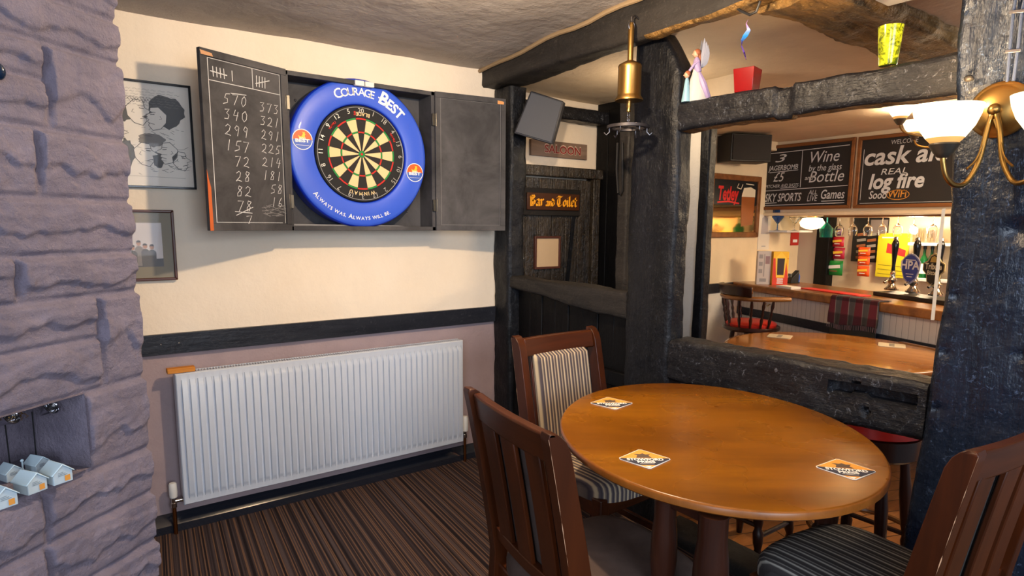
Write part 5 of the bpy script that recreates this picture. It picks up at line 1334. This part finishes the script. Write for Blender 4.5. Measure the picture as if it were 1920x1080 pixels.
tx('3', .07, .22, .74, .13, .3); tx('JAGERBOMB', .045, .25, .615, .34, .2, .01); ln((.1,.585),(.42,.60)); tx('£5', .085, .21, .44, .13, .3); tx('PITCHER', .03, .14, .345, .17); tx('AND SHOTS', .03, .34, .35, .2); ln((.24,.335),(.42,.34))
tx('Wine', .10, .70, .69, .30, .25); tx('by the glass', .055, .71, .565, .34, .2); tx('and', .04, .55, .44, .09); tx('Bottle', .10, .73, .40, .36, .25)
tx('SKY SPORTS', .075, .27, .13, .42, .25, .012); ln((.07,.105),(.2,.11)); tx('ALL', .04, .60, .22, .09); tx('LIVE', .055, .60, .12, .11, .2); tx('Games', .08, .81, .15, .24, .2, .012); ln((.7,.115),(.93,.12))
mb.build('chalk_writing', M['chalk'], t, smooth=False)
t, W, H = menu(-.395, -1.40, 1.557, 2.155, 'chalkboard offering cask ale and a log fire, beside the lit wall lamp')
O = Vector((-.0125,0,0)); mb = MB()
tx('WELCOME', .035, .36, .86, .2, .1, -.005); tx('cask ale', .14, .37, .60, .62, .2, .02); tx('REAL', .05, .30, .455, .2, .2); tx('log fire', .12, .32, .27, .42, .2, .03); tx('Sooo', .065, .19, .13, .14, .2, .01)
ln((.05,.12),(.05,.82),.004); ln((.05,.07),(.9,.07),.003)
tx('WiFi', .06, .34, .14, .14, .1, .01, 1)
mb.stroke([(W*(.345+math.cos(R(a))*.085), H*(.175+math.sin(R(a))*.065)) for a in range(0,361,20)], .005, O, Xb, Yb, .0006, 1)
mb.build('chalk_writing', [M['chalk'], plain('orange_chalk', (206,140,50), .8)], t, smooth=False)

# ------------------------------------------------------------------ bar counter
CA = Vector((3.042,.303,0)); CB = Vector((2.394,-1.505,0)); cd_ = (CB-CA).normalized(); CO = CA-cd_*.13; crz = math.atan2(cd_.y, cd_.x)
ct = thing('bar_counter', 'bar counter with polished wood top and white boarded front', 'counter', (CO.x, CO.y, -.15), crz); CL = 3.1
CN = Vector((cd_.y, -cd_.x, 0)); CBk = -CN                      # towards the room / behind
KZ = .88
def cpt(px, py, off=0): return atp(px, py, CO+CN*off, CN)
def cl3(p): q = p-Vector((CO.x,CO.y,-.15)); return Vector((q.dot(cd_), q.dot(CBk), q.z))
mb = MB(); mb.box((0,-.07,.965),(CL,.55,1.03)); mb.build('counter_top', M['oak'], ct, bevel=.012, seg=3)
mb = MB(); mb.box((.03,0,0),(CL,.03,.97)); mb.build('front_panel', M['tng'], ct)
zr1 = cl3(cpt(1480,600)).z
mb = MB(); mb.box((.03,-.02,zr1-.035),(CL,0,zr1+.035)); mb.build('rail', M['dado'], ct, bevel=.003)
mb = MB(); mb.box((.03,.03,0),(CL,.5,.2)); mb.box((.03,.03,.9),(CL,.5,.96)); mb.build('carcass', M['darkbrown'], ct)
mb = MB()
for q in (.42,.47): mb.tube([(q,-.001,.87),(q,-.02,.86),(q,-.024,.845)], .004, 6)
mb.build('coat_hook', M['brass'], ct)
def on_top(px, py): return at(px, py, 'z', KZ)
def bthing(name, label, cat, px, py, group=None, rz=None): p = on_top(px, py); return thing(name, label, cat, (p.x, p.y, KZ), crz if rz is None else rz, group)
a, b = on_top(1510,541), on_top(1622,556)
t = thing('bar_runner', 'long red bar towel runner on the wooden counter', 'runner', ((a+b)/2).to_tuple(), math.atan2((b-a).y, (b-a).x)); mb = MB(); Lr = (b-a).length/2; mb.box((-Lr,-.06,0),(Lr,.06,.008)); mb.build('mat', plain('red_rubber', (214,26,24), .45), t, bevel=.003)
a, b = on_top(1655,556), on_top(1765,572)
t = thing('drip_tray', 'black drip tray under the beer pumps', 'tray', ((a+b)/2).to_tuple(), math.atan2((b-a).y, (b-a).x)); mb = MB(); Lr = (b-a).length/2+.1; mb.box((-Lr,0,0),(Lr,.22,.03)); mb.build('tray', M['black'], t, bevel=.004)
# pumps
def pump(px, label, badge):
    k = {1663:0, 1703:1, 1746:2}[px]; p = on_top(px, [551,556,562][k])+CBk*.04
    t = thing('beer_pump', label, 'beer pump', (p.x, p.y, KZ), crz, 'hand pumps on the bar'); s = 1.0
    mb = MB(); mb.lathe([(.05,.03),(.052,.04),(.04,.05),(.028,.065),(.022,.08),(.034,.095),(.036,.11),(.022,.125),(.016,.15),(.02,.165),(.012,.18)], n=20); mb.tube([(0,0,.1),(0,-.05,.11),(0,-.08,.09)], .010, 8); mb.build('base', M['chrome'], t)
    mb = MB(); mb.lathe([(.010,.175),(.014,.19),(.012,.22),(.016,.28),(.024,.36),(.026,.39),(.018,.415),(.012,.42)], n=18); mb.build('handle', plain('pump_black', (18,16,16), .2), t)
    mb = MB(); mb.lathe([(.013,.418),(.018,.425),(.014,.44),(.004,.446)], n=16); mb.build('cap', M['chrome'], t)
    if badge:
        Xc, Yc = Vector((1,0,0)), Vector((0,0,1)); O = Vector((0,-.04,.22)); mb = MB()
        if badge == 'HPA': sh = [(0,-.13),(.05,-.09),(.075,-.02),(.08,.04),(.055,.075),(.03,.095),(0,.105),(-.03,.095),(-.055,.075),(-.08,.04),(-.075,-.02),(-.05,-.09)]
        else: sh = [(0,-.13),(.045,-.1),(.055,-.04),(.085,-.01),(.085,.04),(.05,.06),(.03,.1),(0,.115),(-.03,.1),(-.05,.06),(-.085,.04),(-.085,-.01),(-.055,-.04),(-.045,-.1)]
        mb.prism(sh, O, Xc, Yc, .008, 0); mb.flat([(x*.9,y*.9) for x, y in sh], O, Xc, Yc, .0088, 1)
        put_text(mb, badge, .06 if badge == 'HPA' else .042, O+Vector((0,0,-.012 if badge == 'HPA' else 0)), Xc, Yc, width=.16 if badge == 'HPA' else .13, bold=.03, off=.0105, mi=2)
        if badge == 'HPA':
            mb.stroke([(-.04,.055),(.04,.055)], .006, O, Xc, Yc, .0098, 2); mb.stroke([(-.03,-.05),(.03,-.05)], .005, O, Xc, Yc, .0098, 2); mb.stroke([(-.02,-.07),(.02,-.07)], .005, O, Xc, Yc, .0098, 2)
        else:
            put_text(mb, 'Bitter', .03, O+Vector((0,0,-.04)), Xc, Yc, width=.09, bold=.02, off=.0105, mi=2); mb.flat([(-.03,.05),(.03,.05),(.02,.085),(0,.095),(-.02,.085)], O, Xc, Yc, .0098, 3)
        cols = ([plain('badge_silver', (160,160,180), .35), plain('badge_royal', (48,66,150), .4), M['lwhite'], M['lwhite']] if badge == 'HPA' else [plain('badge_gold', (180,160,110), .4), plain('badge_black', (26,24,24), .4), plain('badge_cream', (226,216,180), .5), plain('badge_gold2', (190,160,80), .4)])
        mb.build('pump_clip', cols, t, smooth=False)
pump(1663, 'plain black handled beer pump, left of the pumps with badges', None)
pump(1703, 'beer pump with a royal blue shield badge, middle of the three pumps', 'HPA')
pump(1746, 'beer pump with a black and cream badge beside the wide post', 'Tribute')
# boxes
def carton(px0, px1, pyb, pyt, dep, label, mats, art):
    a, b = on_top(px0, pyb), on_top(px1, pyb+ (px1-px0)*.02); w_ = (b-a).length; h_ = (pyb-pyt)/1172*((a-CAM).dot(fwd))
    t = thing('carton', label, 'box', ((a+b)/2).to_tuple(), math.atan2((b-a).y,(b-a).x)); mb = MB(); mb.box((-w_/2,0,0),(w_/2,dep,h_)); mb.build('box', mats[0], t, bevel=.002)
    mb = MB(); art(mb, Vector((0,0,0)), Vector((1,0,0)), Vector((0,0,1)), w_, h_); mb.build('print', mats[1:], t, smooth=False); return t
def art1(mb, O, X, Y, w_, h_):
    for k in range(3): mb.flat([(-w_*.4,h_*(.78-k*.22)),(-w_*.12,h_*(.78-k*.22)),(-w_*.12,h_*(.9-k*.22)),(-w_*.4,h_*(.9-k*.22))], O, X, Y, .0008, 1)
    mb.flat([(w_*.08,h_*.62),(w_*.4,h_*.62),(w_*.4,h_*.85),(w_*.08,h_*.85)], O, X, Y, .0008, 0); mb.stroke([(0,h_*.25),(0,h_*.9)], .008, O, X, Y, .001, 1)
    mb.flat([(-w_*.3,h_*.08),(w_*.2,h_*.08),(w_*.2,h_*.18),(-w_*.3,h_*.18)], O, X, Y, .0008, 1)
carton(1418, 1443, 533, 471, .06, 'grey and white carton standing on the counter end', [plain('carton_grey', (196,186,180), .6), plain('carton_mauve', (150,120,122), .6), plain('carton_dim', (150,144,142), .6)], art1)
def art2(mb, O, X, Y, w_, h_):
    mb.flat([(-w_*.5,0),(w_*.5,0),(w_*.5,h_*.25),(w_*.3,h_*.8),(w_*.5,h_*.78),(w_*.5,h_*.8),(-w_*.5,h_*.8)], O, X, Y, .0006, 0)
    mb.flat([(-w_*.26,h_*.22),(w_*.26,h_*.22),(w_*.36,h_*.8),(0,h_*1.0),(-w_*.36,h_*.8)], O, X, Y, .0009, 2)
    for s in (-1, 1): mb.flat([(s*w_*.1-.014,h_*.3),(s*w_*.1+.014,h_*.3),(s*w_*.12+.016,h_*.8),(s*w_*.12-.016,h_*.8)], O, X, Y, .0014, 1)
    for k in range(3): mb.flat([(-w_*.2,h_*(.04+k*.06)),(w_*.2,h_*(.04+k*.06)),(w_*.2,h_*(.075+k*.06)),(-w_*.2,h_*(.075+k*.06))], O, X, Y, .0012, 3)
carton(1447, 1476, 534, 472, .08, 'yellow and red snack carton standing on the counter', [plain('carton_yellow', (246,190,30), .5), plain('carton_red', (224,62,28), .5), plain('carton_dark', (52,34,26), .5), plain('carton_yellow2', (250,206,60), .5), M['lwhite']], art2)
t = bthing('paper_stack', 'small stack of white papers beside the yellow carton', 'papers', 1478, 540); mb = MB()
for k in range(6): mb.box((-.09+random.uniform(-.004,.004),-.05,.003*k),(.09+random.uniform(-.004,.004),.05,.003*k+.0026))
mb.build('sheets', M['paper'], t)
t = bthing('card_machine', 'small black card machine at the counter end by the blue pen', 'card machine', 1485, 531); mb = MB(); mb.hexa([(-.03,-.04,0),(.03,-.04,0),(.03,.05,0),(-.03,.05,0)], [(-.03,-.03,.05),(.03,-.03,.05),(.03,.05,.12),(-.03,.05,.12)]); mb.build('body', M['black'], t, bevel=.006); mb = MB(); mb.box((-.02,-.034,.06),(.02,-.028,.09)); mb.build('screen', plain('grey_screen', (110,120,120), .3), t)
t = bthing('pen', 'blue pen standing on the counter', 'pen', 1496, 531); mb = MB(); mb.tube([(0,0,0),(.006,0,.06),(.01,0,.085)], [.012,.012,.004], 10); mb.build('barrel', plain('blue_plastic', (40,90,190), .35), t); mb = MB(); mb.lathe([(.016,0),(.016,.01),(.01,.012)], n=12); mb.build('foot', M['black'], t)
# tartan cloth and black towel on the counter edge
def cloth(px0, px1, ylow, label, name, matl, offx, dz0, wav, fringe):
    u0, u1 = cl3(on_top(px0,555)).x, cl3(on_top(px1,567)).x
    zl = cl3(cpt((px0+px1)/2, ylow, .09)).z
    t = thing(name, label, 'cloth', (CO.x, CO.y, -.15), crz); mb = MB()
    def f(u, v):
        x = u0+(u1-u0)*u; top = .10; L = top+.015+(1.032-zl); s = v*L
        if s < top: y, z = .03-s, 1.033+offx
        else: y, z = -.073-offx, 1.033-(s-top)
        k = max(0, s-top)/L; y -= wav*k*(1+math.sin(u*23+v*2)) ; x += (u-.5)*.02*k+.008*math.sin(v*7+u*9)*k
        z -= .02*k*math.sin(u*5+.5)
        return Vector((x, y, z))
    mb.grid(f, 60, 40); n0 = len(mb.v)
    o = mb.build('fabric', matl, t, ang=80); so = o.modifiers.new('thick', 'SOLIDIFY'); so.thickness = .004
    if fringe:
        mb = MB()
        for i in range(40): p = f(i/39, 1); mb.tube([p, p+Vector((random.uniform(-.006,.006),0,-.035))], .0022, 4)
        mb.build('fringe', plain('wool_fringe', (110,84,84), .95), t)
    return t
cloth(1560, 1638, 640, 'black bar towel with gold marks hanging below the tartan cloth', 'bar_towel', M['black'], .0, 0, .002, False)
cloth(1548, 1660, 608, 'red and grey tartan cloth draped over the counter edge', 'tartan_cloth', M['plaid'], .006, 0, .012, True)

# ------------------------------------------------------------------ behind the bar
X, Y = Vector((0,-1,0)), Vector((0,0,1)); WX = 4.25
def wpt(px, py, x=WX): return at(px, py, 'x', x)
def packet(px0, py0, px1, py1, x, label, colr, group, accent, tilt=0, name='crisp_packet'):
    a, b = wpt(px0, py0, x), wpt(px1, py1, x); w_, h_ = abs(a.y-b.y), abs(a.z-b.z); c = (a+b)/2
    t = thing(name, label, 'packet', (c.x, c.y, c.z), 0, group); mb = MB()
    def f(s):
        def g(u, v): return Vector((s*.022*math.sin(math.pi*min(1,max(0,v)))**.6*math.sin(math.pi*u)**.5, -(u-.5)*w_+tilt*(v-.5)*h_, (v-.5)*h_))
        return g
    mb.grid(f(-1), 10, 10, 0); mb.grid(f(1), 10, 10, 0); mb.build('bag', colr, t, ang=80)
    mb = MB(); mb.stroke([(-w_*.3,h_*.05),(w_*.3,h_*.12)], h_*.22, (-.0235,0,0), X, Y, .001, 0); mb.stroke([(-w_*.2,-h_*.2),(w_*.2,-h_*.2)], h_*.08, (-.0225,0,0), X, Y, .001, 1)
    mb.build('print', accent, t, smooth=False); return t
cr = plain('crisp_red', (196,36,48), .3); co = plain('crisp_orange', (232,84,30), .3); cg = plain('crisp_green', (36,140,56), .3); cp_ = plain('crisp_purple', (110,60,110), .3); ac = [plain('print_yellow', (244,196,60), .4), M['lwhite']]
packet(1562,444,1582,463, 4.20, 'upper red crisp packet hanging above the green bag', cr, 'red crisp packets', ac)
packet(1563,464,1583,486, 4.19, 'lower red crisp packet hanging just above the green bag', plain('crisp_magenta', (178,34,60), .3), 'red crisp packets', ac)
packet(1568,427,1581,440, 4.20, 'small purple packet at the top of the red strip', cp_, None, ac)
packet(1551,488,1579,517, 4.18, 'green crisp bag hanging below the red packets', cg, None, [M['lwhite'], plain('print_brown', (120,80,50), .5)])
for i, (y0, y1, lb) in enumerate(((463,480,'top'),(480,498,'middle'),(498,519,'lowest'))):
    packet(1610-i*1, y0, 1631-i*1, y1, 4.17, lb+' orange crisp packet in the strip before the black card', co, 'orange crisp packets', ac, .05*(i == 2))
def card(px0, py0, px1, py1, x, label, name, colr, extra):
    a, b = wpt(px0, py0, x), wpt(px1, py1, x); w_, h_ = abs(a.y-b.y), abs(a.z-b.z); c = (a+b)/2
    t = thing(name, label, 'card', (c.x, c.y, c.z)); mb = MB(); mb.box((-.004,-w_/2,-h_/2),(.004,w_/2,h_/2)); mb.build('card', colr, t, smooth=False)
    mb = MB(); extra(mb, Vector((-.0045,0,0)), w_, h_); return t, mb
def ex1(mb, O, w_, h_):
    for r in range(5):
        for q in range(3):
            mb.stroke([(-w_*.32+q*w_*.3,-h_*.4+r*h_*.13),(-w_*.14+q*w_*.3,-h_*.38+r*h_*.13)], h_*.06, O, X, Y, .001+.0002*r, (r+q) % 2)
    mb.flat([(w_*.0,h_*.16),(w_*.48,h_*.16),(w_*.48,h_*.46),(w_*.0,h_*.46)], O, X, Y, .001, 2)
t, mb = card(1602,409,1660,493, 4.225, 'black card of hanging snack bags', 'snack_card', M['black'], ex1); mb.build('print', [plain('snack_brown', (150,92,56), .5), plain('snack_silver', (150,146,140), .4), plain('snack_grey', (130,120,116), .6)], t, smooth=False)
def ex2(mb, O, w_, h_):
    mb.flat([(-w_*.2,h_*.06),(w_*.4,-h_*.02),(w_*.42,h_*.12),(-w_*.18,h_*.28)], O, X, Y, .001, 0); mb.stroke([(-w_*.35,h_*.4),(w_*.1,h_*.4)], h_*.03, O, X, Y, .001, 1)
    for r in range(3): mb.stroke([(-w_*.42,-h_*.42+r*h_*.1),(w_*.42,-h_*.45+r*h_*.1)], h_*.015, O, X, Y, .001, 2)
t, mb = card(1648,437,1699,522, 4.20, 'large yellow card of peanut bags behind the pumps', 'nut_card', plain('card_yellow', (214,200,38), .5), ex2); mb.build('print', [plain('nut_red', (190,50,50), .5), M['lwhite'], plain('nut_olive', (150,140,40), .5)], t, smooth=False)
# rear shelf, bottles, standing glasses
a, b = wpt(1710,457,4.12), wpt(1800,460,4.12)
t = thing('wall_shelf', 'pale shelf with tumblers behind the pumps', 'shelf', (4.25, (a.y+b.y)/2, a.z)); mb = MB(); mb.box((-.22,b.y-(a.y+b.y)/2-.3,-.012),(0,a.y-(a.y+b.y)/2,.012)); mb.build('board', M['whitepl'], t, bevel=.002); SHZ = a.z
a2 = wpt(1712,523,4.1); t2 = thing('wall_shelf', 'lower shelf of bottles behind the blue badged pump', 'shelf', (4.25, a2.y-.25, a2.z)); mb = MB(); mb.box((-.22,-.4,-.012),(0,.28,.012)); mb.build('board', M['whitepl'], t2, bevel=.002)
def bottle(px, label, colr, h_=.28, r=.030):
    p = wpt(px, 500, 4.13); t = thing('bottle', label, 'bottle', (4.13, p.y, a2.z+.012)); mb = MB(); mb.lathe([(r,0),(r,h_*.55),(r*.9,h_*.62),(r*.4,h_*.74),(r*.36,h_*.93),(r*.45,h_*.94),(r*.45,h_)], n=18); mb.build('glass', colr, t); mb = MB(); mb.lathe([(r*1.02,h_*.14),(r*1.02,h_*.46)], n=18, caps=False); mb.build('label', M['paper'], t); mb = MB(); mb.lathe([(r*.47,h_*.92),(r*.47,h_*1.01),(r*.1,h_*1.02)], n=12); mb.build('cap', M['black'], t)
gb = plain('bottle_green', (18,84,40), .12)
bottle(1731, 'green bottle with a pale label, left of the shelf bottles', gb); bottle(1745, 'dark green bottle in the middle of the lower shelf', plain('bottle_darkgreen', (24,66,36), .12)); bottle(1759, 'black bottle with a silver collar beside the post edge', plain('bottle_black', (20,18,20), .12), .3)
def tumbler(px, label):
    p = wpt(px, 440, 4.12); t = thing('tumbler', label, 'glass', (4.12, p.y, SHZ+.012), 0, 'tumblers on the bar shelf'); mb = MB(); mb.lathe([(.001,0),(.030,0),(.036,.13),(.033,.13),(.027,.008),(.001,.008)], n=18, caps=False); mb.build('glass', M['glass'], t)
for px in (1720, 1738, 1756): tumbler(px, 'clear straight tumbler on the pale shelf above the bottles')
# glasses hanging from the bulkhead
def wineglass(px, py0, py1, x, label, matl, group='hanging wine glasses', up=False):
    zt_ = 1.50; p = wpt(px, (py0+py1)/2, x); t = thing('wine_glass', label, 'glass', (x, p.y, zt_), 0, group)
    d = abs(wpt(px,py1,x).z-zt_); s = d/.20; mb = MB()
    pr = [(.034,0),(.034,-.003),(.006,-.008),(.0042,-.02),(.0042,-.075),(.008,-.085),(.026,-.10),(.038,-.125),(.041,-.15),(.038,-.175),(.033,-.20),(.0315,-.20),(.036,-.175),(.039,-.15),(.036,-.125),(.024,-.103),(.004,-.092)]
    mb.lathe([(r*s**.75,z*s) for r, z in pr], n=20); mb.build('bowl', matl, t)
GL = 'clear wine glass hanging upside down under the bulkhead'
for px, x in ((1574,3.62),(1600,3.72),(1628,3.60),(1655,3.72),(1684,3.62),(1713,3.60),(1750,3.60)): wineglass(px, 400, 442+ (4 if px > 1700 else 0), x, GL, M['glass'])
mb = MB(); mb.box((3.56,-2.2,1.485),(3.78,-.1,1.50)); tag(mb.build('glass_rack', M['oak'], bevel=.002), 'slim wooden rack under the bulkhead holding wine glasses', 'rack')
# blue and teal glasses, left shelf on the bar wall
s0 = at(1478, 434, 'y', .30); s1 = at(1500, 434, 'y', .30)
t = thing('glass_shelf', 'small white shelf of coloured glasses on the bar wall', 'shelf', (s0.x-.1, .45, s0.z)); mb = MB(); mb.box((0,-.2,-.01),(s1.x-s0.x+.25,0,.01)); mb.build('board', M['whitepl'], t, bevel=.002)
def goblet(px, h_, label, matl, x=None):
    p = at(px, 420, 'y', .33); t = thing('goblet', label, 'glass', (p.x, .33, s0.z+.01)); mb = MB(); mb.lathe([(.04,0),(.006,.008),(.005,h_*.3),(.02,h_*.4),(.055,h_*.62),(.05,h_),(.047,h_),(.05,h_*.64),(.004,h_*.4)], n=18); mb.build('bowl', matl, t)
goblet(1458, .2, 'blue goblet on the small white bar shelf', M['blueglass']); goblet(1490, .2, 'clear goblet on the small white bar shelf', M['glass'])
p = wpt(1551, 413, 3.75); t = thing('goblet', 'teal glass hanging next to the bright lamp', 'glass', (3.75, p.y, 1.50)); mb = MB(); mb.lathe([(.04,0),(.04,-.004),(.006,-.01),(.006,-.06),(.06,-.12),(.055,-.2),(.052,-.2),(.056,-.12),(.004,-.07)], n=18); mb.build('bowl', M['tealglass'], t)
p = wpt(1523, 412, 3.9); t = thing('bar_lamp', 'bright frosted lamp glowing under the bulkhead', 'lamp', (3.9, p.y, 1.50)); mb = MB(); mb.lathe([(.02,-.005),(.09,-.02),(.115,-.06),(.10,-.10),(.05,-.125),(.005,-.13)], n=24); mb.build('lamp_shade', M['shade'], t); mb = MB(); mb.lathe([(.05,0),(.05,-.012),(.02,-.02)], n=16); mb.build('base', M['brass'], t)
a = at(1425, 402, 'y', .44); b = at(1442, 468, 'y', .44)
t = thing('wall_poster', 'tall pale paper poster on the bar wall above the cartons', 'poster', (a.x, .45, b.z)); mb = MB(); mb.box((0,-.006,0),(b.x-a.x,0,a.z-b.z)); mb.build('paper', plain('poster_white', (224,214,200), .8), t, smooth=False); mb = MB(); w_, h_ = b.x-a.x, a.z-b.z
mb.flat([(w_*.2,h_*.45),(w_*.8,h_*.45),(w_*.75,h_*.9),(w_*.5,h_*.97),(w_*.25,h_*.9)], (0,-.0065,0), Vector((1,0,0)), Vector((0,0,1)), .0006); mb.stroke([(w_*.35,h_*.1),(w_*.65,h_*.1)], h_*.03, (0,-.0065,0), Vector((1,0,0)), Vector((0,0,1)), .0006); mb.build('print', plain('poster_grey', (176,170,172), .8), t, smooth=False)
a = at(1486, 438, 'y', .43); t = thing('flag_pennant', 'small red card pinned to the bar wall', 'card', (a.x, .45, a.z-.12)); mb = MB(); mb.box((0,-.012,0),(.14,0,.13)); mb.build('card', M['red'], t, smooth=False); mb = MB(); mb.box((.03,-.014,.03),(.11,-.012,.06)); mb.build('print', M['lwhite'], t, smooth=False)
# pale pillar and dark door edge at the back of the bar
a, b = wpt(1500, 450, 4.2), wpt(1538, 450, 4.2); mb = MB(); mb.box((4.14,b.y,-.15),(4.25,a.y,1.6)); struct(mb.build('wall_pier', plain('pale_grey_paint', (186,170,152), .7), bevel=.004), 'pale grey pier behind the bar', 'wall')
a, b = wpt(1536, 450, 4.18), wpt(1560, 450, 4.18); mb = MB(); mb.box((4.12,b.y,-.15),(4.25,a.y,1.7)); struct(mb.build('door_bar', M['panel'], bevel=.004), 'dark door edge behind the bar', 'door')
# red valance strip above the snacks
a, b = wpt(1660, 400, 4.2), wpt(1716, 404, 4.2); mb = MB(); mb.box((4.19,b.y,a.z-.03),(4.25,a.y,a.z+.04)); tag(mb.build('red_strip', M['red']), 'red strip along the wall above the yellow card', 'strip')
# white painted edge board by the wide post
a = at(1771, 392, 'x', .55); b = at(1745, 715, 'x', .55); a2_ = at(1762, 392, 'x', .55)
mb = MB(); q = [at(1766,392,'x',.5), at(1773,390,'x',.5), at(1752,600,'x',.5), at(1745,600,'x',.5)]
mb.hexa([q[3], q[2], q[1], q[0]], [CAM+(p-CAM)*1.02 for p in (q[3], q[2], q[1], q[0])]); struct(mb.build('trim_edge', M['whitewall']), 'narrow white board edge beside the wide post', 'trim')

# unseen housing added for the bar fill light, off to the right
t = thing('bar_fill_housing', 'added square housing of the unseen fill light right of the bar', 'light', (2.9, -2.35, 2.16)); mb = MB(); mb.box((-.38,-.38,0),(.38,.38,.04)); mb.build('housing', M['whitepl'], t, bevel=.006)
# ------------------------------------------------------------------ bar table and bar chairs
bt = thing('bar_table', 'big round polished table in the bar behind the sill', 'table', (1.70, -1.20, -.15)); TR = .635; TZ2 = .80
mb = MB(); mb.lathe([(.001,TZ2-.035),(TR*.95,TZ2-.035),(TR*.99,TZ2-.03),(TR,TZ2-.02),(TR,TZ2-.008),(TR-.006,TZ2-.001),(TR-.03,TZ2),(TR*.5,TZ2),(.001,TZ2)], n=96)
for i in range(len(mb.f)):
    if sum(mb.v[k].z for k in mb.f[i])/len(mb.f[i]) < TZ2-.0012: mb.m[i] = 1
mb.build('tabletop', [M['table2'], M['rim']], bt, ang=50)
mb = MB(); mb.lathe([(.05,.06),(.07,.1),(.05,.2),(.08,.4),(.05,.6),(.09,.72),(.1,TZ2-.035)], n=24); mb.build('pedestal', M['legdark'], bt)
for k in range(3):
    a = R(20+120*k); mb = MB(); mb.tube([(math.cos(a)*.04, math.sin(a)*.04, .14),(math.cos(a)*.25, math.sin(a)*.25, .1),(math.cos(a)*.36, math.sin(a)*.36, .02)], [.03,.028,.022], 10); mb.build('foot', M['legdark'], bt)
for px, py, lab in ((1462, 631, 'pale beer mat near the far edge of the big bar table'), (1672, 648, 'pale beer mat at the right of the big bar table')):
    p = at(px, py, 'z', .65); t = thing('beer_mat', lab, 'beer mat', (p.x, p.y, .6505), .4, 'mats on the bar table'); mb = MB(); mb.prism(cham(.075,.01), (0,0,0), (1,0,0), (0,1,0), .003); mb.build('card', plain('mat_cream', (206,190,160), .7), t, smooth=False)
    mb = MB(); put_text(mb, 'ALE', .03, (0,-.015,.003), (1,0,0), (0,1,0), off=.0004) if False else mb.stroke([(-.04,0),(.04,0)], .03, (0,0,.003), (1,0,0), (0,1,0), .0004); mb.build('print', plain('mat_grey', (140,130,116), .7), t, smooth=False)
def captain(label, x, y, rz, sh, bh, pad):
    # faces local +Y; sh seat height, bh height of the back rail above the floor
    t = thing('captains_chair', label, 'chair', (x, y, -.15), rz)
    mb = MB(); mb.lathe([(.02,sh-.05),(.2,sh-.05),(.225,sh-.035),(.225,sh-.012),(.19,sh-.008)], n=32); mb.build('seat', M['legdark'], t, bevel=.002)
    mb = MB(); mb.lathe([(.195,sh-.01),(.2,sh+.008),(.18,sh+.025),(.1,sh+.032),(.01,sh+.034)], n=32); mb.build('seat_pad', pad, t)
    arc = [(math.cos(R(a))*.25, math.sin(R(a))*.23) for a in range(180, 361, 12)]
    pts = [(-.27,.16)]+[(-.262,.06)]+arc+[(.262,.06),(.27,.16)]
    mb = MB(); mb.tube([(p[0],p[1],bh-.09) for p in pts], [.018]+[.02]*(len(pts)-2)+[.018], 10); mb.build('arm_rail', M['oak'], t)
    mb = MB(); aa = [R(a) for a in range(215, 326, 10)]
    vs = []
    for a in aa:
        for r, z in ((.235,bh-.08),(.275,bh-.08),(.29,bh),(.255,bh+.01)): vs.append((math.cos(a)*r, math.sin(a)*r*.93, z+.012*math.cos((a-R(270))*1.6)))
    fs = [(3,2,1,0), tuple(range(4*(len(aa)-1), 4*len(aa)))]
    for i in range(len(aa)-1): fs += [(4*i+j, 4*i+(j+1) % 4, 4*i+4+(j+1) % 4, 4*i+4+j) for j in range(4)]
    mb.add(vs, fs); mb.build('backrest', M['legdark'], t, bevel=.008)
    for a in (172, 192, 215, 240, 270, 300, 325, 348, 368):
        mb = MB(); c = Vector((math.cos(R(a))*.2, math.sin(R(a))*.19, sh-.02)); e = Vector((math.cos(R(a))*.25, math.sin(R(a))*.23, bh-.09)); mb.tube([c.lerp(e, s) for s in (0,.15,.3,.4,.5,.6,.75,.9,1)], [.008,.010,.014,.008,.013,.008,.014,.010,.008], 8); mb.build('spindle', M['legdark'], t)
    for k in range(4):
        a = R(45+90*k); mb = MB(); mb.tube([Vector((math.cos(a)*.14, math.sin(a)*.14, sh-.04)).lerp(Vector((math.cos(a)*.22, math.sin(a)*.22, 0)), s) for s in (0,.3,.4,.5,.8,1)], [.018,.022,.015,.022,.018,.012], 10); mb.build('leg', M['legdark'], t)
    for k in range(4):
        a, b = R(45+90*k), R(135+90*k); mb = MB(); mb.tube([(math.cos(a)*.2, math.sin(a)*.2, .2*1),(math.cos(b)*.2, math.sin(b)*.2, .2)], .011, 8); mb.build('stretcher', M['legdark'], t)
p = at(1408, 607, 'z', .60)
captain('captains style bar chair with a red seat by the cream bar wall', p.x, p.y, R(-115), .75, 1.07, M['red'])
p = at(1688, 640, 'z', .655); q = at(1760, 658, 'z', .655); q = p+cd_*1.1
t = thing('wooden_bench', 'pale wooden bench whose back rail shows behind the right of the big bar table', 'bench', (p.x, p.y, -.15), crz); BL_ = 1.1
mb = MB(); mb.box((0,-.02,.76),(BL_,.02,.805)); mb.build('back_rail', M['oak'], t, bevel=.006)
for x in (.03, BL_/2, BL_-.03): mb = MB(); mb.box((x-.02,-.018,0),(x+.02,.018,.765)); mb.build('back_post', M['oak'], t, bevel=.003)
mb = MB(); mb.box((0,-.36,.40),(BL_,-.02,.44)); mb.build('seat', M['oak'], t, bevel=.005)
for x in (.04, BL_-.04): mb = MB(); mb.box((x-.02,-.35,0),(x+.02,-.31,.40)); mb.build('leg', M['oak'], t, bevel=.003)
